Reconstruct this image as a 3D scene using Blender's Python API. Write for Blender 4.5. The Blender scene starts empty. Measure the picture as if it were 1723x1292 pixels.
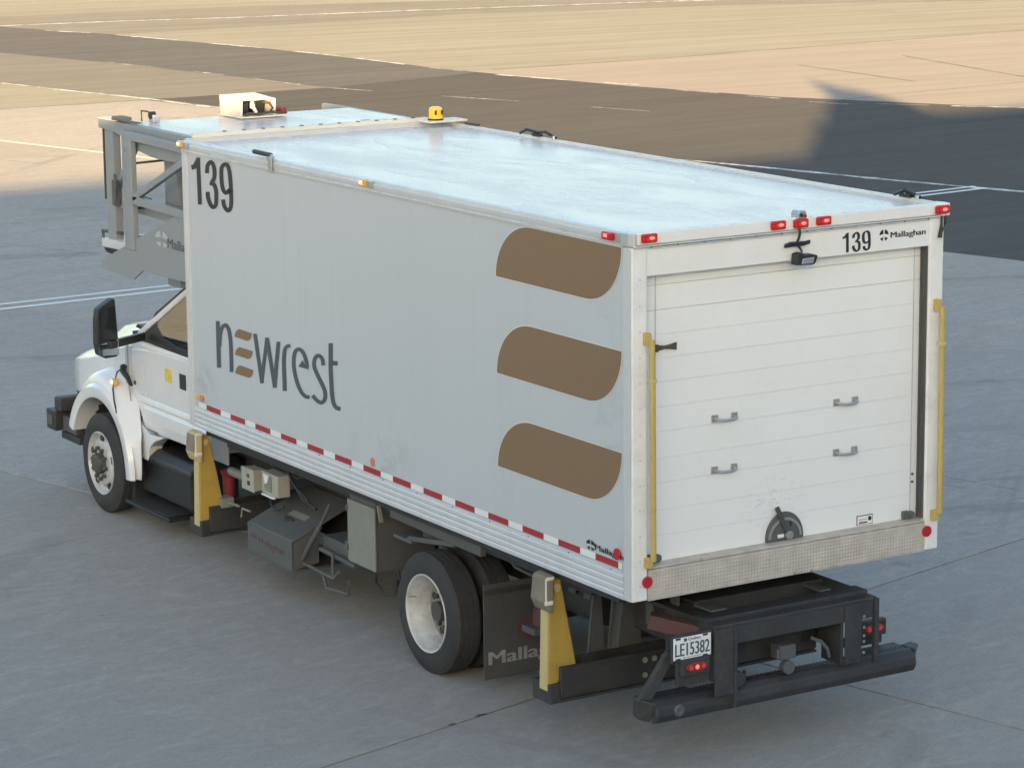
import bpy, bmesh, math, random
from mathutils import Vector, Matrix, Euler
random.seed(7)
R = math.radians
sc = bpy.context.scene
C = sc.collection

# ---------------------------------------------------------------- camera, world, sun, exposure
CAM = Vector((-11.2283, -14.7560, 6.2534)); YAW, PIT, ROL = 0.548754, 0.196044, -0.010051
fwd = Vector((math.sin(YAW)*math.cos(PIT), math.cos(YAW)*math.cos(PIT), -math.sin(PIT)))
rgt = Vector((math.cos(YAW), -math.sin(YAW), 0)); up = rgt.cross(fwd)
r2 = rgt*math.cos(ROL) + up*math.sin(ROL); u2 = up*math.cos(ROL) - rgt*math.sin(ROL)
cd = bpy.data.cameras.new('camera'); cam = bpy.data.objects.new('camera', cd); C.objects.link(cam)
cam.matrix_world = Matrix(((r2.x,u2.x,-fwd.x,CAM.x),(r2.y,u2.y,-fwd.y,CAM.y),(r2.z,u2.z,-fwd.z,CAM.z),(0,0,0,1)))
cd.sensor_width = 36; cd.sensor_fit = 'HORIZONTAL'; cd.lens = 98.42; cd.clip_start = .2; cd.clip_end = 5000
sc.camera = cam

SUN_AZ = R(33.0)                 # the direction the shadows fall, from +y towards +x
SLOPE = 0.1583                   # rise of a sun ray per metre of y
SUN_EL = math.atan(SLOPE*math.cos(SUN_AZ))
w = bpy.data.worlds.new('World'); sc.world = w; w.use_nodes = True
wn = w.node_tree.nodes; wl = w.node_tree.links; wn.clear()
sky = wn.new('ShaderNodeTexSky'); sky.sky_type = 'NISHITA'; sky.sun_disc = False
sky.sun_elevation = SUN_EL; sky.sun_rotation = SUN_AZ + math.pi
sky.air_density = 1.0; sky.dust_density = 2.0; sky.ozone_density = 1.35
bg = wn.new('ShaderNodeBackground'); bg.inputs[1].default_value = 0.07
wo = wn.new('ShaderNodeOutputWorld'); wl.new(sky.outputs[0], bg.inputs[0]); wl.new(bg.outputs[0], wo.inputs[0])
sl = bpy.data.lights.new('sun', 'SUN'); sl.energy = 5.0; sl.angle = R(.36); sl.color = (1, .68, .31)
sun = bpy.data.objects.new('sun', sl); C.objects.link(sun)
sd = Vector((math.sin(SUN_AZ)*math.cos(SUN_EL), math.cos(SUN_AZ)*math.cos(SUN_EL), -math.sin(SUN_EL)))
sun.rotation_euler = sd.to_track_quat('-Z', 'Y').to_euler(); sun.location = (-30, -40, 30)
sc.view_settings.view_transform = 'Standard'; sc.view_settings.look = 'None'
sc.view_settings.gamma = 1; sc.view_settings.use_curve_mapping = False
sc.view_settings.exposure = 2.95

# ---------------------------------------------------------------- materials
class NT:
    def __init__(s, name):
        s.m = bpy.data.materials.new(name); s.m.use_nodes = True
        s.t = s.m.node_tree; s.n = s.t.nodes; s.l = s.t.links
        s.b = s.n['Principled BSDF']
    def new(s, t, **k):
        n = s.n.new(t)
        for a, v in k.items(): setattr(n, a, v)
        return n
    def coord(s, scale=(1,1,1), rot=0, world=True):
        if world:
            g = s.new('ShaderNodeNewGeometry'); o = g.outputs['Position']
        else:
            g = s.new('ShaderNodeTexCoord'); o = g.outputs['Object']
        mp = s.new('ShaderNodeMapping'); mp.inputs['Scale'].default_value = scale
        mp.inputs['Rotation'].default_value = (0, 0, rot)
        if rot:
            m0 = s.new('ShaderNodeMapping'); m0.inputs['Rotation'].default_value = (0, 0, rot)
            s.l.new(o, m0.inputs[0]); mp.inputs['Rotation'].default_value = (0,0,0); s.l.new(m0.outputs[0], mp.inputs[0])
        else: s.l.new(o, mp.inputs[0])
        return mp.outputs[0]
    def noise(s, co, scale, detail=4, rough=.55, dist=0):
        n = s.new('ShaderNodeTexNoise'); n.inputs['Scale'].default_value = scale
        n.inputs['Detail'].default_value = detail; n.inputs['Roughness'].default_value = rough
        n.inputs['Distortion'].default_value = dist
        s.l.new(co, n.inputs['Vector']); return n.outputs[0]
    def ramp(s, f, p):
        r = s.new('ShaderNodeValToRGB'); e = r.color_ramp.elements
        while len(e) < len(p): e.new(.5)
        for i, (a, c) in enumerate(p):
            e[i].position = a; e[i].color = (c, c, c, 1) if not hasattr(c, '__len__') else (*c, 1)
        s.l.new(f, r.inputs[0]); return r.outputs[0]
    def mix(s, f, a, b, mode='MIX'):
        n = s.new('ShaderNodeMix', data_type='RGBA', blend_type=mode)
        for sock, v in ((n.inputs[0], f), (n.inputs[6], a), (n.inputs[7], b)):
            if isinstance(v, (int, float)): sock.default_value = v
            elif isinstance(v, tuple): sock.default_value = (*v, 1)
            else: s.l.new(v, sock)
        return n.outputs[2]
    def bump(s, h, strength=.3, dist=.01):
        b = s.new('ShaderNodeBump'); b.inputs['Strength'].default_value = strength; b.inputs['Distance'].default_value = dist
        s.l.new(h, b.inputs['Height']); s.l.new(b.outputs[0], s.b.inputs['Normal'])

def mat(name, col, rough=.5, metal=0, dirt=0, dcol=(.16,.15,.13), dscale=3, bump=0, bscale=60, coat=0, streak=False, low=(.42,.72)):
    t = NT(name); b = t.b
    b.inputs['Roughness'].default_value = rough; b.inputs['Metallic'].default_value = metal
    if coat: b.inputs['Coat Weight'].default_value = coat; b.inputs['Coat Roughness'].default_value = .08
    if dirt:
        n1 = t.noise(t.coord((1,1,.28) if streak else (1,1,1)), dscale, 6, .62, .3)
        f = t.ramp(n1, [(low[0], 0.0), (low[1], dirt)])
        n2 = t.noise(t.coord(), dscale*9, 3, .6)
        f2 = t.ramp(n2, [(.35, .35), (.7, 1.0)])
        mm = t.new('ShaderNodeMath', operation='MULTIPLY'); t.l.new(f, mm.inputs[0]); t.l.new(f2, mm.inputs[1])
        t.l.new(t.mix(mm.outputs[0], col, dcol), b.inputs['Base Color'])
        rr = t.new('ShaderNodeMapRange'); t.l.new(mm.outputs[0], rr.inputs[0])
        rr.inputs[3].default_value = rough; rr.inputs[4].default_value = min(1, rough+.35)
        t.l.new(rr.outputs[0], b.inputs['Roughness'])
    else: b.inputs['Base Color'].default_value = (*col, 1)
    if bump: t.bump(t.noise(t.coord(), bscale, 3), bump, .004)
    return t.m

def emis(name, col, st, base=None, rough=.2):
    m = mat(name, base or col, rough); b = m.node_tree.nodes['Principled BSDF']
    b.inputs['Emission Color'].default_value = (*col, 1); b.inputs['Emission Strength'].default_value = st
    return m

def panel_mat(col):
    t = NT('shade_grey_side_panel'); b = t.b
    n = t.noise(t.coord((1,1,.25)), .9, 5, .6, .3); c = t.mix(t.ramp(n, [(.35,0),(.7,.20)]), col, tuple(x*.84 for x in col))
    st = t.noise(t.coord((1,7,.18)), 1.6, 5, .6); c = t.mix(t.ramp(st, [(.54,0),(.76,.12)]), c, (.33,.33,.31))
    sm = t.noise(t.coord(), 3.2, 6, .7, .6); geo = t.new('ShaderNodeNewGeometry')
    for p, r_ in (((-1.295,.28,2.38),.34), ((-1.295,.30,3.12),.16), ((-1.295,.12,1.62),.22), ((-1.295,6.5,1.6),.3), ((-1.295,3.4,1.5),.6)):
        d = t.new('ShaderNodeVectorMath', operation='DISTANCE'); t.l.new(geo.outputs['Position'], d.inputs[0]); d.inputs[1].default_value = p
        m1 = t.new('ShaderNodeMath', operation='MULTIPLY'); t.l.new(t.ramp(sm, [(.48,0),(.70,.6)]), m1.inputs[0]); t.l.new(t.ramp(d.outputs['Value'], [(.02,1),(r_,0)]), m1.inputs[1])
        c = t.mix(m1.outputs[0], c, (.22,.22,.20))
    fine = t.noise(t.coord(), 160, 2, .5); c = t.mix(t.ramp(fine, [(.35,0),(.7,.16)]), c, tuple(x*.7 for x in col))
    t.l.new(c, b.inputs['Base Color']); b.inputs['Roughness'].default_value = .36
    t.bump(t.noise(t.coord((1,.8,.5)), 1.3, 2), .10, .02)
    return t.m
M = {}
M['panel'] = panel_mat((.53,.57,.60))  # the side's shade is put into this colour, greyer than the rear white
M['rail'] = mat('white_rail', (.62,.645,.665), .32, .1, .30, (.34,.33,.30), 4, streak=True)
M['post'] = mat('white_post', (.80,.80,.78), .35, 0, .38, (.36,.33,.28), 3.2)
M['cap'] = mat('corner_cap', (.55,.58,.60), .35, .4, .3)
M['doorw'] = mat('white_door', (.80,.815,.80), .42, 0, .14, (.46,.43,.37), 2.2)
M['header'] = mat('white_header', (.78,.78,.76), .4, 0, .16, (.42,.40,.36), 2.5, streak=True)
M['cab'] = mat('white_cab_paint', (.74,.75,.76), .22, 0, .26, (.38,.36,.33), 2.4, coat=.6)
M['alu'] = mat('aluminium', (.55,.56,.57), .38, .85, .35, (.3,.3,.29), 6)
M['frame'] = mat('grey_painted_frame', (.28,.31,.33), .45, .1, .32, (.2,.2,.2), 4)
M['plate'] = mat('grey_side_plate', (.27,.295,.31), .5, .05, .24, (.36,.37,.37), 3)
M['cream'] = mat('sunlit_cream', (.80,.74,.60), .45, 0, .12)  # warm sunlight put into the colour of housing, lip and plates
M['black'] = mat('black_paint', (.028,.029,.031), .55, 0, .55, (.11,.108,.102), 3, low=(.3,.75))
M['chassis'] = mat('dusty_chassis', (.030,.031,.034), .65, 0, .6, (.085,.083,.078), 3, low=(.3,.75))
M['plastic'] = mat('black_plastic', (.018,.019,.021), .42, 0, .3, (.09,.09,.088), 4)
M['rubber'] = mat('tyre_rubber', (.026,.027,.029), .75, 0, .7, (.10,.098,.092), 3, .2, 40, low=(.3,.8))
M['dusty'] = mat('dusty_grey_steel', (.085,.09,.092), .6, 0, .5, (.17,.165,.155), 4, low=(.3,.75))
M['cabinet'] = mat('grey_green_cabinet', (.24,.25,.22), .5, 0, .35, (.13,.13,.12), 3)
M['elec'] = mat('cream_electric_box', (.40,.395,.35), .5, 0, .4, (.2,.19,.16), 6)
M['yellow'] = mat('yellow_paint', (.52,.39,.12), .5, 0, .45, (.27,.20,.09), 5)
M['legyellow'] = mat('weathered_yellow_leg', (.47,.32,.06), .5, 0, .5, (.24,.18,.08), 5)
M['yellowlt'] = mat('pale_worn_yellow', (.56,.46,.22), .5, 0, .5, (.34,.29,.20), 6)
M['worn'] = mat('worn_brown_pad', (.20,.17,.13), .7, 0, .5, (.38,.35,.30), 9)
M['wornw'] = mat('worn_white_edge', (.72,.70,.64), .6, 0, .4, (.3,.27,.2), 12)
M['brown'] = mat('brown_decal', (.225,.148,.083), .4, 0, .1, (.26,.19,.13), 2)
M['ink'] = mat('dark_grey_decal', (.075,.09,.102), .45)
M['black_ink'] = mat('black_decal', (.022,.024,.027), .4)
M['redt'] = mat('red_reflective_tape', (.38,.028,.035), .35, 0, .3, (.25,.06,.06), 8)
M['whitet'] = mat('white_reflective_tape', (.80,.82,.82), .35, 0, .15)
M['red'] = mat('red_reflector', (.45,.02,.03), .25)
M['redpaint'] = mat('red_paint', (.22,.022,.03), .5, 0, .5, (.14,.06,.06), 8)
M['orange'] = mat('orange_sticker', (.65,.21,.10), .5)
M['amber'] = emis('amber_lens', (1,.45,.05), .03, (.5,.28,.06))
M['ambhot'] = emis('amber_hot_spot', (1,.86,.55), .25)
M['redlens'] = emis('red_lens', (.8,.015,.01), .03, (.26,.010,.012))
M['redhot'] = emis('red_hot_spot', (1,.42,.34), .10, (.5,.06,.05))
M['redglow'] = emis('red_glow', (1,.10,.07), .02, (.45,.03,.03))
M['taillens'] = emis('dusty_tail_lens', (.8,.02,.02), .012, (.13,.03,.03))
M['tailhot'] = emis('tail_hot_spot', (1,.36,.28), .085, (.4,.05,.05))
M['rim'] = mat('white_steel_rim', (.60,.61,.60), .35, .15, .75, (.14,.13,.11), 7, low=(.38,.72))
M['nut'] = mat('dark_hub', (.085,.085,.08), .55, .3, .6, (.16,.13,.10), 9)
M['bolt'] = mat('steel_bolt', (.42,.41,.38), .4, .7, .4)
M['bronze'] = mat('dark_bronze_bracket', (.09,.075,.06), .45, .3, .4)
M['mirror'] = mat('mirror_glass', (.55,.57,.58), .04, 1)
M['darkglass'] = mat('dark_mirror_glass', (.05,.055,.06), .06, .6)
M['beige'] = mat('beige_interior', (.40,.56,.66), .8, 0, .1)
M['pltw'] = mat('white_number_plate', (.78,.79,.79), .4)
M['grill'] = mat('galvanised_handle', (.46,.47,.46), .35, .7, .35)
M['plexi'] = mat('pale_guard_panel', (.55,.58,.60), .25, 0, .1)
M['stickery'] = mat('yellow_sticker', (.72,.60,.10), .5, 0, .55, (.35,.28,.08), 22)
M['flap'] = mat('black_mud_flap', (.065,.067,.066), .7, 0, .6, (.10,.098,.09), 4)
M['flapink'] = mat('faded_light_print', (.30,.30,.29), .7, 0, .6, (.10,.10,.095), 10)
M['flapred'] = mat('faded_red_print', (.105,.045,.043), .7, 0, .6, (.09,.08,.075), 10)

def roof_mat():
    t = NT('white_roof_sheet'); b = t.b
    n = t.noise(t.coord((1,.35,1)), 2.2, 7, .65, .6); c = t.mix(t.ramp(n, [(.38,0),(.68,.5)]), (.70,.64,.595), (.63,.58,.545))
    n2 = t.noise(t.coord((1,1,1)), 9, 6, .75, 1.5); c = t.mix(t.ramp(n2, [(.50,0),(.66,.16)]), c, (.49,.48,.46))
    n3 = t.noise(t.coord((1,3.5,1)), 4, 8, .8, 1.6); n4 = t.noise(t.coord(), .9, 3)
    m1 = t.new('ShaderNodeMath', operation='MULTIPLY'); t.l.new(t.ramp(n3, [(.585,0),(.63,.9)]), m1.inputs[0]); t.l.new(t.ramp(n4, [(.48,0),(.60,1)]), m1.inputs[1])
    c = t.mix(m1.outputs[0], c, (.36,.355,.345)); t.l.new(c, b.inputs['Base Color'])
    t.l.new(t.ramp(n, [(.3,.20),(.7,.34)]), b.inputs['Roughness']); b.inputs['Specular IOR Level'].default_value = .09
    return t.m
M['roof'] = roof_mat()

def diamond_mat():
    t = NT('worn_diamond_plate'); b = t.b
    geo = t.new('ShaderNodeNewGeometry'); sp = t.new('ShaderNodeSeparateXYZ'); t.l.new(geo.outputs['Position'], sp.inputs[0])
    def stripe(sgn):
        a = t.new('ShaderNodeMath', operation='MULTIPLY_ADD'); t.l.new(sp.outputs[0], a.inputs[0]); a.inputs[1].default_value = sgn
        t.l.new(sp.outputs[2], a.inputs[2])
        m = t.new('ShaderNodeMath', operation='MULTIPLY'); t.l.new(a.outputs[0], m.inputs[0]); m.inputs[1].default_value = 2*math.pi/.050
        s_ = t.new('ShaderNodeMath', operation='SINE'); t.l.new(m.outputs[0], s_.inputs[0]); return s_.outputs[0]
    p = t.new('ShaderNodeMath', operation='MULTIPLY'); t.l.new(stripe(1), p.inputs[0]); t.l.new(stripe(-1), p.inputs[1])
    t.bump(p.outputs[0], .45, .003)
    n = t.noise(t.coord(), 7, 6, .65); c = t.mix(t.ramp(n, [(.35,0),(.7,1)]), (.60,.54,.47), (.42,.38,.33))
    c = t.mix(t.ramp(p.outputs[0], [(.5,0),(1,.24)]), c, (.70,.64,.57))
    sp2 = t.noise(t.coord((1,1,.5)), 14, 3, .6); c = t.mix(t.ramp(sp2, [(.66,0),(.75,.8)]), c, (.13,.11,.09))
    t.l.new(c, b.inputs['Base Color']); b.inputs['Metallic'].default_value = .15; b.inputs['Roughness'].default_value = .6
    return t.m
M['diamond'] = diamond_mat()

def door_low_mat():       # bottom panel with scuff marks spread round the latch
    t = NT('scuffed_white_door'); b = t.b
    n = t.noise(t.coord((5,1,16)), 3.0, 6, .7, 1.5); f = t.ramp(n, [(.56,0),(.66,.75)])
    geo = t.new('ShaderNodeNewGeometry'); d = t.new('ShaderNodeVectorMath', operation='DISTANCE')
    t.l.new(geo.outputs['Position'], d.inputs[0]); d.inputs[1].default_value = (-.06,.1,1.70)
    f2 = t.ramp(d.outputs['Value'], [(.05,1),(.32,0)])
    m1 = t.new('ShaderNodeMath', operation='MULTIPLY'); t.l.new(f, m1.inputs[0]); t.l.new(f2, m1.inputs[1])
    t.l.new(t.mix(m1.outputs[0], (.80,.815,.80), (.24,.24,.23)), b.inputs['Base Color']); b.inputs['Roughness'].default_value = .42
    return t.m
M['scuff'] = door_low_mat()

def glass():
    t = NT('window_glass'); t.n.remove(t.b)
    tr = t.new('ShaderNodeBsdfTransparent'); tr.inputs[0].default_value = (.80,.84,.80,1)
    gl = t.new('ShaderNodeBsdfGlossy'); gl.inputs['Roughness'].default_value = .02
    fr = t.new('ShaderNodeFresnel'); fr.inputs[0].default_value = 1.5
    ml = t.new('ShaderNodeMath', operation='MULTIPLY_ADD'); t.l.new(fr.outputs[0], ml.inputs[0]); ml.inputs[1].default_value = 1.3; ml.inputs[2].default_value = .30
    mx = t.new('ShaderNodeMixShader'); t.l.new(ml.outputs[0], mx.inputs[0]); t.l.new(tr.outputs[0], mx.inputs[1]); t.l.new(gl.outputs[0], mx.inputs[2])
    t.l.new(mx.outputs[0], t.n['Material Output'].inputs[0]); return t.m
M['glass'] = glass()

TH = .2496                                   # angle of the slab grid
def ground_mat(name, c0, c1, c2, rough=.85, streak=0, sang=0, fine=.25, spots=0.0, joints=0):
    t = NT(name); b = t.b
    big = t.noise(t.coord((1,1,1)), .22, 5, .6, .4); f = t.ramp(big, [(.35,0),(.65,1)])
    c = t.mix(f, c0, c1)
    mid = t.noise(t.coord((.35,1.6,1), -TH+sang), 1.1, 7, .72, .8); fm = t.ramp(mid, [(.42,0),(.68,.75)])
    c = t.mix(fm, c, c2)
    if streak:
        s1 = t.noise(t.coord((.035,.9,1), sang), 1.5, 6, .65, .3); c = t.mix(t.ramp(s1, [(.45,0),(.7,streak)]), c, tuple(x*.72 for x in c0))
        s2 = t.noise(t.coord((.05,1.3,1), sang), .9, 5, .6, .2); c = t.mix(t.ramp(s2, [(.5,0),(.72,streak*.8)]), c, tuple(min(1,x*1.25) for x in c1))
    g = t.noise(t.coord(), 9, 6, .75); c = t.mix(t.ramp(g, [(.30,.0),(.78,fine)]), c, tuple(x*.45 for x in c0))
    g2 = t.noise(t.coord(), 34, 3, .7); c = t.mix(t.ramp(g2, [(.4,0),(.8,fine*.8)]), c, tuple(min(1,x*1.45) for x in c1))
    if spots:
        sp = t.noise(t.coord(), 1.9, 3, .5, .3); c = t.mix(t.ramp(sp, [(.66,0),(.74,spots)]), c, tuple(x*.55 for x in c0))
    if spots:
        oi = t.new('ShaderNodeObjectInfo'); c = t.mix(t.ramp(oi.outputs['Random'], [(0,0),(1,.55)]), c, tuple(x*.80 for x in c0))
        for ang, sc_, lo in ((.35,.5,.60), (-.75,.42,.62), (1.2,.38,.63)):      # tyre tracks and sweeping marks
            tm = t.noise(t.coord((.05,2.6,1), ang), sc_, 3, .5, .9); br = t.noise(t.coord(), .35, 3, .6)
            mm = t.new('ShaderNodeMath', operation='MULTIPLY'); t.l.new(t.ramp(tm, [(lo,0),(lo+.05,.55)]), mm.inputs[0]); t.l.new(t.ramp(br, [(.45,0),(.62,1)]), mm.inputs[1])
            c = t.mix(mm.outputs[0], c, tuple(x*.66 for x in c0))
        st = t.noise(t.coord((.6,1.4,1), -TH), 2.6, 7, .78, 1.6); c = t.mix(t.ramp(st, [(.50,0),(.62,.26)]), c, tuple(min(1,x*1.22) for x in c1))
        vo = t.new('ShaderNodeTexVoronoi'); vo.inputs['Scale'].default_value = 1.3; t.l.new(t.coord(), vo.inputs['Vector'])
        c = t.mix(t.ramp(vo.outputs['Distance'], [(.012,.45),(.04,0)]), c, tuple(x*.42 for x in c0))
    t.l.new(c, b.inputs['Base Color']); b.inputs['Roughness'].default_value = rough; b.inputs['Specular IOR Level'].default_value = .02
    t.bump(g, .3, .006)
    return t.m
M['conc'] = ground_mat('worn_concrete', (.385,.362,.332), (.42,.395,.36), (.455,.43,.395), .95, .24, .0, .60, .5)
M['conc_far'] = ground_mat('pale_dry_concrete', (.295,.283,.232), (.325,.308,.25), (.355,.34,.285), .95, .55, .05, .25)
M['conc_pink'] = ground_mat('pinkish_concrete', (.335,.30,.26), (.355,.318,.275), (.37,.333,.295), .95, .40, .05, .22)
M['brownband'] = ground_mat('brown_worn_pavement', (.215,.203,.178), (.235,.222,.193), (.26,.243,.212), .95, .5, .0, .25)
M['strip'] = ground_mat('stained_runway_edge', (.235,.222,.192), (.265,.25,.212), (.30,.28,.235), .95, .55, .05, .25)
M['asph_far'] = ground_mat('old_grey_asphalt', (.135,.134,.129), (.15,.147,.14), (.167,.163,.153), .95, .5, .0, .25)
M['asph'] = ground_mat('dark_asphalt', (.107,.103,.098), (.118,.113,.107), (.13,.124,.117), .95, .45, -.05, .3)
M['soil'] = mat('joint_dirt', (.028,.028,.028), .95)
M['base'] = ground_mat('distant_pavement', (.24,.23,.21), (.26,.25,.22), (.28,.27,.24), .9, .2)
def paint_mat(name, under, keep):
    t = NT(name); b = t.b
    n = t.noise(t.coord(), 2.3, 8, .8, .5); f = t.ramp(n, [(keep-.08,0),(keep+.06,1)])
    t.l.new(t.mix(f, (.72,.72,.68), under), b.inputs['Base Color']); b.inputs['Roughness'].default_value = .75
    return t.m
M['line'] = paint_mat('white_line_paint', (.3,.3,.3), .82)
M['lineworn'] = paint_mat('worn_line_paint', (.22,.20,.18), .515)
M['linevworn'] = paint_mat('faded_line_paint', (.17,.16,.148), .43)

# ---------------------------------------------------------------- mesh helpers
class MB:
    def __init__(s): s.v = []; s.f = []
    def add(s, v, f):
        o = len(s.v); s.v += [tuple(p) for p in v]; s.f += [tuple(i+o for i in q) for q in f]; return s
    def box(s, x0, x1, y0, y1, z0, z1):
        return s.add([(x0,y0,z0),(x1,y0,z0),(x1,y1,z0),(x0,y1,z0),(x0,y0,z1),(x1,y0,z1),(x1,y1,z1),(x0,y1,z1)],
                     [(0,3,2,1),(4,5,6,7),(0,1,5,4),(1,2,6,5),(2,3,7,6),(3,0,4,7)])
    def hexa(s, p):      # 8 points: bottom ring then top ring
        return s.add(p, [(0,3,2,1),(4,5,6,7),(0,1,5,4),(1,2,6,5),(2,3,7,6),(3,0,4,7)])
    def prism(s, poly, axis, a, b):
        n = len(poly)
        def P(q, t):
            return {'x': (t,q[0],q[1]), 'y': (q[0],t,q[1]), 'z': (q[0],q[1],t)}[axis]
        v = [P(q,a) for q in poly] + [P(q,b) for q in poly]
        return s.add(v, [tuple(range(n-1,-1,-1)), tuple(range(n,2*n))] + [(i,(i+1)%n,n+(i+1)%n,n+i) for i in range(n)])
    def bar(s, p, q, w, h=None, upv=(0,0,1)):
        p = Vector(p); q = Vector(q); d = (q-p).normalized(); h = h or w
        u_ = Vector(upv)
        if abs(d.dot(u_)) > .97: u_ = Vector((0,1,0))
        a = d.cross(u_).normalized(); b = a.cross(d).normalized()
        r = [(-w/2,-h/2),(w/2,-h/2),(w/2,h/2),(-w/2,h/2)]
        return s.hexa([p+a*i+b*j for i,j in r] + [q+a*i+b*j for i,j in r])
    def tube(s, pts, r, n=8):
        pts = [Vector(p) for p in pts]; rings = []
        for i, p in enumerate(pts):
            d = (pts[min(i+1,len(pts)-1)] - pts[max(i-1,0)]).normalized()
            u_ = Vector((0,0,1)) if abs(d.z) < .9 else Vector((1,0,0))
            a = d.cross(u_).normalized(); b = a.cross(d)
            rr = r[i] if isinstance(r, (list,tuple)) else r
            rings.append([p + (a*math.cos(2*math.pi*k/n) + b*math.sin(2*math.pi*k/n))*rr for k in range(n)])
        v = [p for g in rings for p in g]; f = []
        for i in range(len(rings)-1):
            for k in range(n): f.append((i*n+k, i*n+(k+1)%n, (i+1)*n+(k+1)%n, (i+1)*n+k))
        f.append(tuple(range(n-1,-1,-1))); f.append(tuple(range((len(rings)-1)*n, len(rings)*n)))
        return s.add(v, f)
    def lathe(s, c, axis, prof, n=32, a0=0, a1=2*math.pi, closed=True):
        c = Vector(c); ax = {'x': (Vector((1,0,0)),Vector((0,1,0)),Vector((0,0,1))), 'y': (Vector((0,1,0)),Vector((1,0,0)),Vector((0,0,1))), 'z': (Vector((0,0,1)),Vector((1,0,0)),Vector((0,1,0)))}[axis]
        full = abs(a1-a0-2*math.pi) < 1e-6; m = n if full else n+1; v = []
        for k in range(m):
            t = a0 + (a1-a0)*k/n; dr = ax[1]*math.cos(t) + ax[2]*math.sin(t)
            v += [c + ax[0]*h + dr*r for h, r in prof]
        L = len(prof); f = []
        for k in range(n):
            k2 = (k+1) % m
            for i in range(L-1): f.append((k*L+i, k2*L+i, k2*L+i+1, k*L+i+1))
        return s.add(v, f)
    def cyl(s, c, axis, r, h, n=16, r1=None):
        r1 = r if r1 is None else r1
        return s.lathe(c, axis, [(0,0.0001),(0,r),(h,r1),(h,0.0001)], n)
    def ribbon(s, pts, w):    # strip in a plane, pts are 3-D points, w a vector list (offset to one side)
        v = []
        for p, o in zip(pts, w): v += [Vector(p)+o, Vector(p)-o]
        return s.add(v, [(2*i,2*i+1,2*i+3,2*i+2) for i in range(len(pts)-1)])
    def mesh(s, name, recalc=True):
        me = bpy.data.meshes.new(name); me.from_pydata([tuple(p) for p in s.v], [], s.f)
        bm = bmesh.new(); bm.from_mesh(me); bmesh.ops.remove_doubles(bm, verts=bm.verts, dist=1e-6)
        if recalc: bmesh.ops.recalc_face_normals(bm, faces=bm.faces)
        bm.to_mesh(me); bm.free(); return me

def part(name, mb, m, parent=None, bev=0, smooth=False, label=None, seg=2):
    me = mb if isinstance(mb, bpy.types.Mesh) else mb.mesh(name)
    o = bpy.data.objects.new(name, me); C.objects.link(o)
    me.materials.clear(); me.materials.append(M[m] if isinstance(m, str) else m)
    if parent: o.parent = parent
    if smooth:
        me.polygons.foreach_set('use_smooth', [True]*len(me.polygons)); me.set_sharp_from_angle(angle=R(38))
    if bev:
        b = o.modifiers.new('bevel', 'BEVEL'); b.width = bev; b.segments = seg; b.limit_method = 'ANGLE'; b.angle_limit = R(35)
    if label: o['label'] = label
    return o

def empty(name, parent=None):
    o = bpy.data.objects.new(name, None); C.objects.link(o); o.empty_display_size = .3
    if parent: o.parent = parent
    return o

def dup(o, loc, parent=None):      # a copy sharing mesh data, shifted
    c = o.copy(); C.objects.link(c); c.location = Vector(o.location) + Vector(loc); c.parent = parent or o.parent
    for ch in list(o.children):
        d = ch.copy(); C.objects.link(d); d.parent = c
    return c

def structure(name, mb, m, bev=0):
    o = part(name, mb, m, None, bev); o['kind'] = 'structure'; return o

# planes: side face of the box (x = -W/2) reads with right = -y; the rear face with right = +x
W2 = 1.295
def text_mesh(txt, size, sx=1.0, bold=0.0, space=1.0):
    cu = bpy.data.curves.new('text', 'FONT'); cu.body = txt; cu.size = size; cu.offset = bold; cu.space_character = space
    cu.resolution_u = 4
    o = bpy.data.objects.new('text', cu); C.objects.link(o)
    dg = bpy.context.evaluated_depsgraph_get(); me = bpy.data.meshes.new_from_object(o.evaluated_get(dg))
    bpy.data.objects.remove(o); bpy.data.curves.remove(cu)
    for v in me.vertices: v.co.x *= sx
    return me
def place(me, kind, a, z, d):     # kind 'side': a = y of the left end, d = x ; kind 'rear': a = x of the left end, d = y
    for v in me.vertices:
        x, y = v.co.x, v.co.y
        v.co = Vector((d, a-x, z+y)) if kind == 'side' else Vector((a+x, d, z+y))
    return me
def stroke2d(pts, w):             # polyline -> quads with mitred joints, in 2-D
    n = len(pts); P = [Vector((p[0],p[1])) for p in pts]; L = []; Rr = []
    for i in range(n):
        d0 = (P[i]-P[i-1]).normalized() if i > 0 else None
        d1 = (P[i+1]-P[i]).normalized() if i < n-1 else None
        if d0 is None: nn = Vector((-d1.y,d1.x)); k = 1
        elif d1 is None: nn = Vector((-d0.y,d0.x)); k = 1
        else:
            nn = (Vector((-d0.y,d0.x)) + Vector((-d1.y,d1.x))).normalized(); k = 1/max(.45, nn.dot(Vector((-d0.y,d0.x))))
        ww = w[i] if isinstance(w,(list,tuple)) else w
        L.append(P[i]+nn*ww*k/2); Rr.append(P[i]-nn*ww*k/2)
    return L, Rr
def smooth_poly(pts, k=4):        # Catmull-Rom through the points
    out = []
    for i in range(len(pts)-1):
        p0 = Vector(pts[max(i-1,0)]); p1 = Vector(pts[i]); p2 = Vector(pts[i+1]); p3 = Vector(pts[min(i+2,len(pts)-1)])
        for j in range(k):
            t = j/k
            out.append(.5*((2*p1)+(p2-p0)*t+(2*p0-5*p1+4*p2-p3)*t*t+(3*p1-p0-3*p2+p3)*t**3))
    out.append(Vector(pts[-1])); return out

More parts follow.
